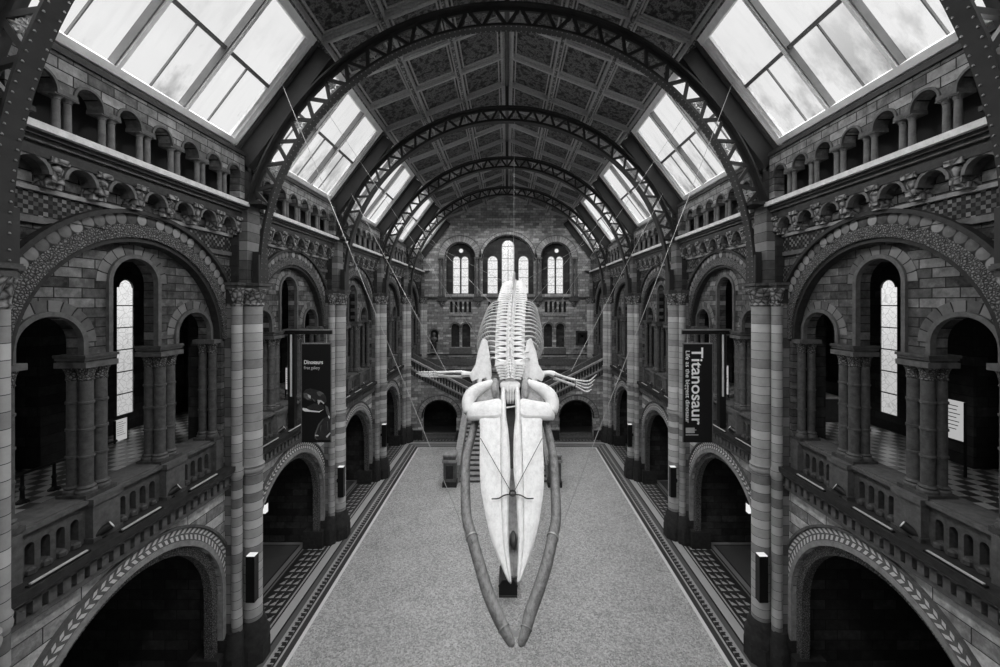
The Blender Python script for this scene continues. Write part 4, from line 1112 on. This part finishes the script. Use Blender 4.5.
# ------------------------------------------------------------------ banners
def text_mesh(body, size, x, z, parent, name, rot=0, mat='white', bold=.012, y=-.022, width=None):
    cu = bpy.data.curves.new('txt', 'FONT'); cu.body = body; cu.size = size; cu.offset = bold; cu.extrude = .002; cu.align_x = 'LEFT'
    tmp = bpy.data.objects.new('txt', cu); COL.objects.link(tmp)
    bpy.context.view_layer.update()
    me = bpy.data.meshes.new_from_object(tmp.evaluated_get(bpy.context.evaluated_depsgraph_get()))
    bpy.data.objects.remove(tmp)
    if width:
        xs = [v.co.x for v in me.vertices]; k = width / (max(xs) - min(xs))
        for v in me.vertices: v.co.x *= k
    me.materials.clear(); me.materials.append(M[mat])
    return link(name, me, parent, (x, y, z), (PI / 2, rot, 0))
def banner(sg):
    Y = 15.3
    lab = ('tall black banner with a dinosaur skeleton picture hanging on left wall', 'tall black banner reading Titanosaur downward on right wall')[sg > 0]
    t = thing('hanging_banner', lab, 'banner', (sg * 7.29, Y, 7.47), 'black exhibition banners')
    m = MB(); m.box(-.56, .56, -.015, .015, -1.9, 1.88, 'black_cloth'); m.build('cloth', t)
    m = MB(); m.box(-.57, .57, -.025, .025, 1.86, 1.91, 'iron_light'); m.box(-.575, -.55, -.025, .02, -1.9, 1.9, 'mid_stone'); m.box(.55, .575, -.025, .02, -1.9, 1.9, 'mid_stone'); m.build('edge_rail', t)
    p = thing('banner_post', 'dark steel post with a cross arm carrying the banner on %s wall' % SIDE[sg], 'post', (sg * 8.2, Y, 6.15), 'banner posts')
    m = MB(); m.box(-.12, .12, -.1, .1, 0, 3.62, 'black'); m.build('upright', p)
    m = MB(); m.box(-.03, .03, -.13, -.1, 1.2, 3.55, 'board'); m.build('highlight_strip', p)  # white strip paints the highlight on the dark post
    m = MB(); a, b = sorted((sg * -1.5, sg * .35)); m.box(a, b, -.06, .06, 3.56, 3.7, 'black'); m.box(a, b, -.07, .07, 3.7, 3.735, 'iron_light'); m.build('cross_arm', p)
    for q in (-.45, -1.3):
        m = MB(); x = sg * q; m.box(x - .01, x + .01, -.01, .01, 3.2, 3.58, 'cable'); m.build('hanger', p)
    return t
bl = banner(-1)
text_mesh('Dinosaurs', .21, -.47, 1.1, bl, 'heading_lettering', width=.72, bold=.004)
text_mesh('Free gallery', .17, -.47, .9, bl, 'subheading_lettering', width=.6, mat='board', bold=.0)
m = MB()   # printed picture: generic skull on a neck and ribcage, flat on the cloth
def flat(poly, mat, y=-.02): m.add([(x, y, z) for x, z in poly], [tuple(range(len(poly)))], mat)
def blob(cx, cz, a, b, rot=0, n=18, mat='mid_stone', y=-.02):
    flat([(cx + a * math.cos(q) * math.cos(rot) - b * math.sin(q) * math.sin(rot), cz + a * math.cos(q) * math.sin(rot) + b * math.sin(q) * math.cos(rot)) for q in [2 * PI * j / n for j in range(n)]], mat, y)
def bp(pts): return [((280 + X / 11.1 - 316.5) * .0383, -(385 + Y / 11.1 - 392.5) * .0383) for X, Y in pts]
for lay, (mt, pts) in enumerate((
    ('dark_trim', [(255, 90), (290, 45), (340, 35), (400, 50), (440, 60), (490, 90), (515, 130), (520, 180), (490, 210), (440, 165), (415, 160), (395, 185), (370, 165), (340, 170), (300, 165), (265, 140)]),
    ('dark_trim', [(300, 240), (380, 200), (480, 220), (500, 255), (440, 280), (330, 265)]),
    ('mid_stone', [(265, 90), (300, 85), (340, 110), (352, 150), (310, 160), (270, 130)]),
    ('board', [(310, 100), (345, 118), (342, 148), (318, 130)]),
    ('mid_stone', [(410, 75), (440, 65), (470, 75), (495, 100), (470, 98), (450, 125), (425, 110)]),
    ('board', [(420, 160), (460, 165), (495, 195), (490, 210), (455, 180), (430, 215), (422, 190)]),
    ('mid_stone', [(360, 140), (385, 160), (395, 185), (375, 170)]),
    ('white', [(255, 250), (300, 257), (335, 275), (440, 287), (490, 265), (440, 300), (280, 290), (255, 275)]),
    ('mid_stone', [(505, 220), (535, 240), (560, 330), (565, 360), (530, 330), (515, 290)]),
    ('dark_trim', [(530, 340), (480, 370), (430, 430), (390, 530), (385, 590), (410, 602), (568, 602), (568, 390)]),
    ('mid_stone', [(478, 372), (430, 430), (390, 540), (402, 545), (445, 435), (490, 375)]),
    ('white', [(540, 330), (558, 350), (555, 372), (538, 350)]),
    ('board', [(392, 545), (432, 552), (430, 562), (394, 562)]),
    ('mid_stone', [(388, 565), (398, 562), (410, 595), (430, 602), (405, 602)]),
    ('board', [(515, 565), (560, 520), (565, 533), (525, 582)]),
    ('mid_stone', [(450, 480), (458, 440), (466, 440), (456, 520)]), ('mid_stone', [(530, 400), (536, 400), (540, 500), (534, 500)]))):
    flat(bp(pts), mt, -.018 - .0006 * lay)
m.build('printed_picture', bl)
br = banner(1)
text_mesh('Titanosaur', .62, -.23, 1.73, br, 'heading_lettering', PI / 2, width=2.95, bold=.008)
text_mesh('Life as the biggest dinosaur', .22, -.46, 1.62, br, 'subheading_lettering', PI / 2, width=2.75, bold=.001)
m = MB()
for k in range(6): m.box(-.46 + 0, -.12 + .06 * (k == 2), -.02, -.017, -1.36 - k * .035, -1.34 - k * .035, 'board')
m.box(-.46, .02, -.02, -.017, -1.62, -1.6, 'board'); m.build('small_print', br)

# ------------------------------------------------------------------ lights on ledges and piers, furnishings
for s in (-1, 1):
    for i in range(0, 4):
        c = pier_y(i) + B / 2
        for k, y in enumerate((c - 1.92, c - .3, c + 1.5)):
            t = thing('strip_light', 'slim white strip light on the ledge, %s of three, %s, %s wall' % (ORD[k], BAYN[i], SIDE[s]), 'strip light', (s * (XW - .26), y, 6.12), 'ledge strip lights')
            m = MB(); m.box(-.035, .035, -.5, .5, 0, .035, 'black'); m.build('housing', t)
            m = MB(); m.box(-.022, .022, -.46, .46, .035, .055, 'board'); m.build('tube', t)
        for k, y in enumerate((c - .95, c + .75)):
            t = thing('spotlight', 'small dark spotlight on the ledge below %s column cluster, %s, %s wall' % (('nearer', 'farther')[k], BAYN[i], SIDE[s]), 'spotlight', (s * (XW - .05), y, 6.12), 'ledge spotlights')
            m = MB(); m.lathe([(.06, 0), (.06, .02), (.015, .03), (.015, .12)], 'black', n=8); m.build('bracket', t)
            m = MB(); q = Vector((-s * .4, .5, .35)).normalized(); m.tube([Vector((0, 0, .14)) - q * .12, Vector((0, 0, .14)) + q * .14], .085, 'steel', 12); m.build('body', t, True)
            m = MB(); m.tube([Vector((0, 0, .14)) + q * .14, Vector((0, 0, .14)) + q * .155], .075, 'white', 12); m.build('lens', t)
    for i in range(0, 4):
        if i == 0: continue
        y = pier_y(i)
        t = thing('pier_uplighter', 'tall narrow black uplighter box on the %s pier on the %s' % (ORD[i], SIDE[s]), 'uplighter', (s * 7.58, y - .42, 2.05), 'black uplighters on the piers')
        m = MB(); m.box(-.13, .13, -.1, .1, 0, 1.36, 'black'); m.build('housing', t)
        m = MB(); m.box(-.12, .12, -.09, .09, 1.36, 1.38, 'lamp'); m.build('diffuser', t)
        m = MB(); m.box(*sorted((s * .0, s * .25)), .08, .3, .6, .75, 'black'); m.build('bracket', t)
# low dark box on the floor beneath the head
t = thing('floor_box', 'low black house-shaped box standing on the floor below the snout', 'box', (.04, 14.8, 0))
m = MB(); m.prism([(-.34, 0), (.34, 0), (.34, .42), (.2, .62), (-.2, .62), (-.34, .42)], 0, 1.1, 'black', lambda a, p, q: (p, a, q)); m.build('body', t)
m = MB(); m.box(-.33, .33, -.02, 0, .05, .08, 'mid_stone'); m.build('edge_strip', t)
m = MB(); m.prism([(-.36, .42), (-.2, .66), (.2, .66), (.36, .42), (.34, .4), (.19, .63), (-.19, .63), (-.34, .4)], -.02, .05, 'dark_trim', lambda a, p, q: (p, a, q)); m.build('front_rim', t)
# boards and cases on the first floor
def board(x, y, z0, w, h, label, rotz, tilt=0):
    t = thing('display_board', label, 'display board', (x, y, 5.95), 'display boards in the galleries', (0, 0, rotz))
    m = MB(); m.box(-w / 2, w / 2, -.02, .02, z0 - 5.95, z0 - 5.95 + h, 'glow_board'); m.build('panel', t)
    m = MB(); m.box(-w / 2 - .02, -w / 2 + .02, -.03, .03, 0, z0 - 5.95 + h, 'black'); m.box(w / 2 - .02, w / 2 + .02, -.03, .03, 0, z0 - 5.95 + h, 'black'); m.build('stand', t)
    m = MB()
    for k in range(7): m.box(-w * .38, w * (.1 + .28 * random.random()), -.025, -.02, z0 - 5.95 + h * (.86 - .1 * k), z0 - 5.95 + h * (.88 - .1 * k), 'steel')
    m.build('print', t)
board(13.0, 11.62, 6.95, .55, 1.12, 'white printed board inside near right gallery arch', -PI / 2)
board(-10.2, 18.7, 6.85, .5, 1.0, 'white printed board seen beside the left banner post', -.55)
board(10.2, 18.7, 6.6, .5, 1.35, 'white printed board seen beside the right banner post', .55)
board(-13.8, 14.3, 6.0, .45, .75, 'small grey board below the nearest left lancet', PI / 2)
def case(x, y, label):
    t = thing('display_case', label, 'display case', (x, y, 5.95), 'display cases in the galleries')
    m = MB(); m.box(-.5, .5, -.8, .8, 0, .9, 'wood'); m.box(-.54, .54, -.84, .84, .9, .96, 'wood'); m.build('cabinet', t)
    m = MB(); m.box(-.48, .48, -.78, .78, .96, 1.0, 'board'); m.build('tray', t)
    for a in (-.5, .5):
        m = MB(); m.box(a - .02, a + .02, -.82, .82, .96, 1.5, 'wood'); m.build('glazing_bar', t)
case(13.6, 17.4, 'low wooden display case in the right gallery below the lancet')
case(-13.6, 18.6, 'low wooden display case in the left gallery beyond the lancet')
t = thing('barrier_rail', 'low dark barrier rail on posts inside the nearest left arch', 'barrier', (-12, 10.1, 5.95))
m = MB(); m.tube([(0, -1.6, .72), (0, 2.2, .72)], .035, 'black', 8); m.build('rail', t)
for y in (-.9, -.2, .5, 1.2):
    m = MB(); m.lathe([(.13, 0), (.12, .04), (.05, .1), (.04, .3), (.06, .36), (.035, .42), (.035, .7)], 'black', (0, y, 0), 8); m.build('post', t)
# lanterns in the ground floor bays
for s in (-1, 1):
    t = thing('hanging_lantern', 'small lit lantern hanging inside the second ground floor arch on the %s' % SIDE[s], 'lantern', (s * 9.55, 15.75, 2.65), 'lanterns in the side bays')
    m = MB(); m.box(-.012, .012, -.012, .012, .42, 2.86, 'black'); m.box(-.11, .11, -.11, .11, .36, .42, 'black'); m.build('rod', t)
    m = MB(); m.box(-.09, .09, -.09, .09, 0, .36, 'lamp'); m.build('shade', t)

# ------------------------------------------------------------------ camera, sky and lamps
cam = bpy.data.cameras.new('camera'); co = bpy.data.objects.new('camera', cam); COL.objects.link(co)
co.location = (0, 0, 10.9); co.rotation_euler = (PI / 2, 0, 0)
cam.sensor_fit = 'HORIZONTAL'; cam.sensor_width = 36; cam.lens = 36 * 400 / 1000
cam.shift_x = -.007; cam.shift_y = -.0305; cam.clip_end = 300; cam.clip_start = .05
sc.camera = co

wd = bpy.data.worlds.new('sky'); sc.world = wd; wd.use_nodes = True; nt = wd.node_tree; nt.nodes.clear(); k = NT(nt)
out = nt.nodes.new('ShaderNodeOutputWorld'); bg = nt.nodes.new('ShaderNodeBackground')
tc = k.n('ShaderNodeTexCoord'); sp = k.n('ShaderNodeSeparateXYZ'); nt.links.new(tc.outputs['Generated'], sp.inputs[0])
el = sp.outputs[2]
grad = k.ramp(k.math('ADD', k.math('MULTIPLY', el, .5), .5), [(.0, .3), (.45, .55), (.5, .85), (.55, .95), (.75, .95), (.9, 1.0)])
cl = k.noise(tc.outputs['Generated'], 2.2, 5, .55)
c = k.mix(k.ramp(cl, [(.45, 0), (.7, .35)]), grad, k.math('MULTIPLY', grad, .75) if False else .62)
nt.links.new(c, bg.inputs[0])
ss = k.n('ShaderNodeMapRange', interpolation_type='SMOOTHSTEP'); k.put(ss.inputs[0], el); ss.inputs[1].default_value = .58; ss.inputs[2].default_value = .95; ss.inputs[3].default_value = 1.0; ss.inputs[4].default_value = 4.5
nt.links.new(ss.outputs[0], bg.inputs[1]); nt.links.new(bg.outputs[0], out.inputs[0])

def area(name, loc, direction, sx, sy, energy, portal=False):
    l = bpy.data.lights.new(name, 'AREA'); l.shape = 'RECTANGLE'; l.size = sx; l.size_y = sy; l.energy = energy
    o = bpy.data.objects.new(name, l); COL.objects.link(o); o.location = loc
    o.rotation_euler = Vector(direction).to_track_quat('-Z', 'Y').to_euler()
    if portal: l.cycles.is_portal = True
    return o
for s in (-1, 1):
    for i in range(-2, 5):
        c = pier_y(i) + B / 2; q = PS + US * (LS / 2) - NS * .15
        o = area('roof_portal', (s * q.x, c, q.z), (s * NS.x, 0, NS.z), LS, 2 * GY, 1, True)
        zd = Vector((s * NS.x, 0, NS.z)) * -1; xd = Vector((s * US.x, 0, US.z)); yd = zd.cross(xd)
        o.rotation_euler = Matrix((xd, yd, zd)).transposed().to_euler()
# unseen spots without fittings, added near the roof arches to brighten the whale
def spot(loc, target, energy, size=60, blend=.6, r=.25):
    l = bpy.data.lights.new('fill_spot', 'SPOT'); l.energy = energy; l.spot_size = math.radians(size); l.spot_blend = blend; l.shadow_soft_size = r
    o = bpy.data.objects.new('fill_spot', l); COL.objects.link(o); o.location = loc; o.rotation_euler = (Vector(target) - Vector(loc)).to_track_quat('-Z', 'Y').to_euler()
for s in (-1, 1):
    spot((s * 5.2, pier_y(0) - .4, 17.0), (.1, 10.5, 7), 650, 45)
    spot((s * 5.2, pier_y(1) - .4, 17.0), (.1, 14.5, 9), 330, 45)
    spot((s * 5.2, pier_y(2) - .4, 17.0), (.1, 19.5, 11), 250, 45)

sl = bpy.data.lights.new('overcast_sun', 'SUN'); sl.energy = 5.0; sl.angle = math.radians(110)
so = bpy.data.objects.new('overcast_sun', sl); COL.objects.link(so); so.location = (0, 10, 40); so.rotation_euler = (math.radians(8), 0, 0)
# broad fill lamps added under the roof crowns, without fittings
for y in (-2, 3.0, 8.6, 15.0, 21.4, 27.8, 33.5):
    spot((0, y, 18.6), (0, y, 0), 800, 170, .3, .5)
# unseen spots added to brighten the two banners
for s in (-1, 1): spot((s * 3.2, 6.2, 19.0), (s * 7.29, 15.3, 7.5), 2200, 17, .5, .1)
# unseen fill lamps added above the cornice to brighten the ceiling
for s in (-1, 1):
    for i in range(0, 6):
        spot((s * 7.3, pier_y(i) + .6, 14.2), (s * 1.5, pier_y(i) + 1.6, 20.5), 190, 110, 1.0, .3)

vs = sc.view_settings; vs.view_transform = 'Standard'; vs.look = 'None'; vs.gamma = 1; vs.exposure = 0; vs.use_curve_mapping = False
sc.cycles.max_bounces = 8; sc.cycles.transparent_max_bounces = 16; sc.cycles.diffuse_bounces = 5
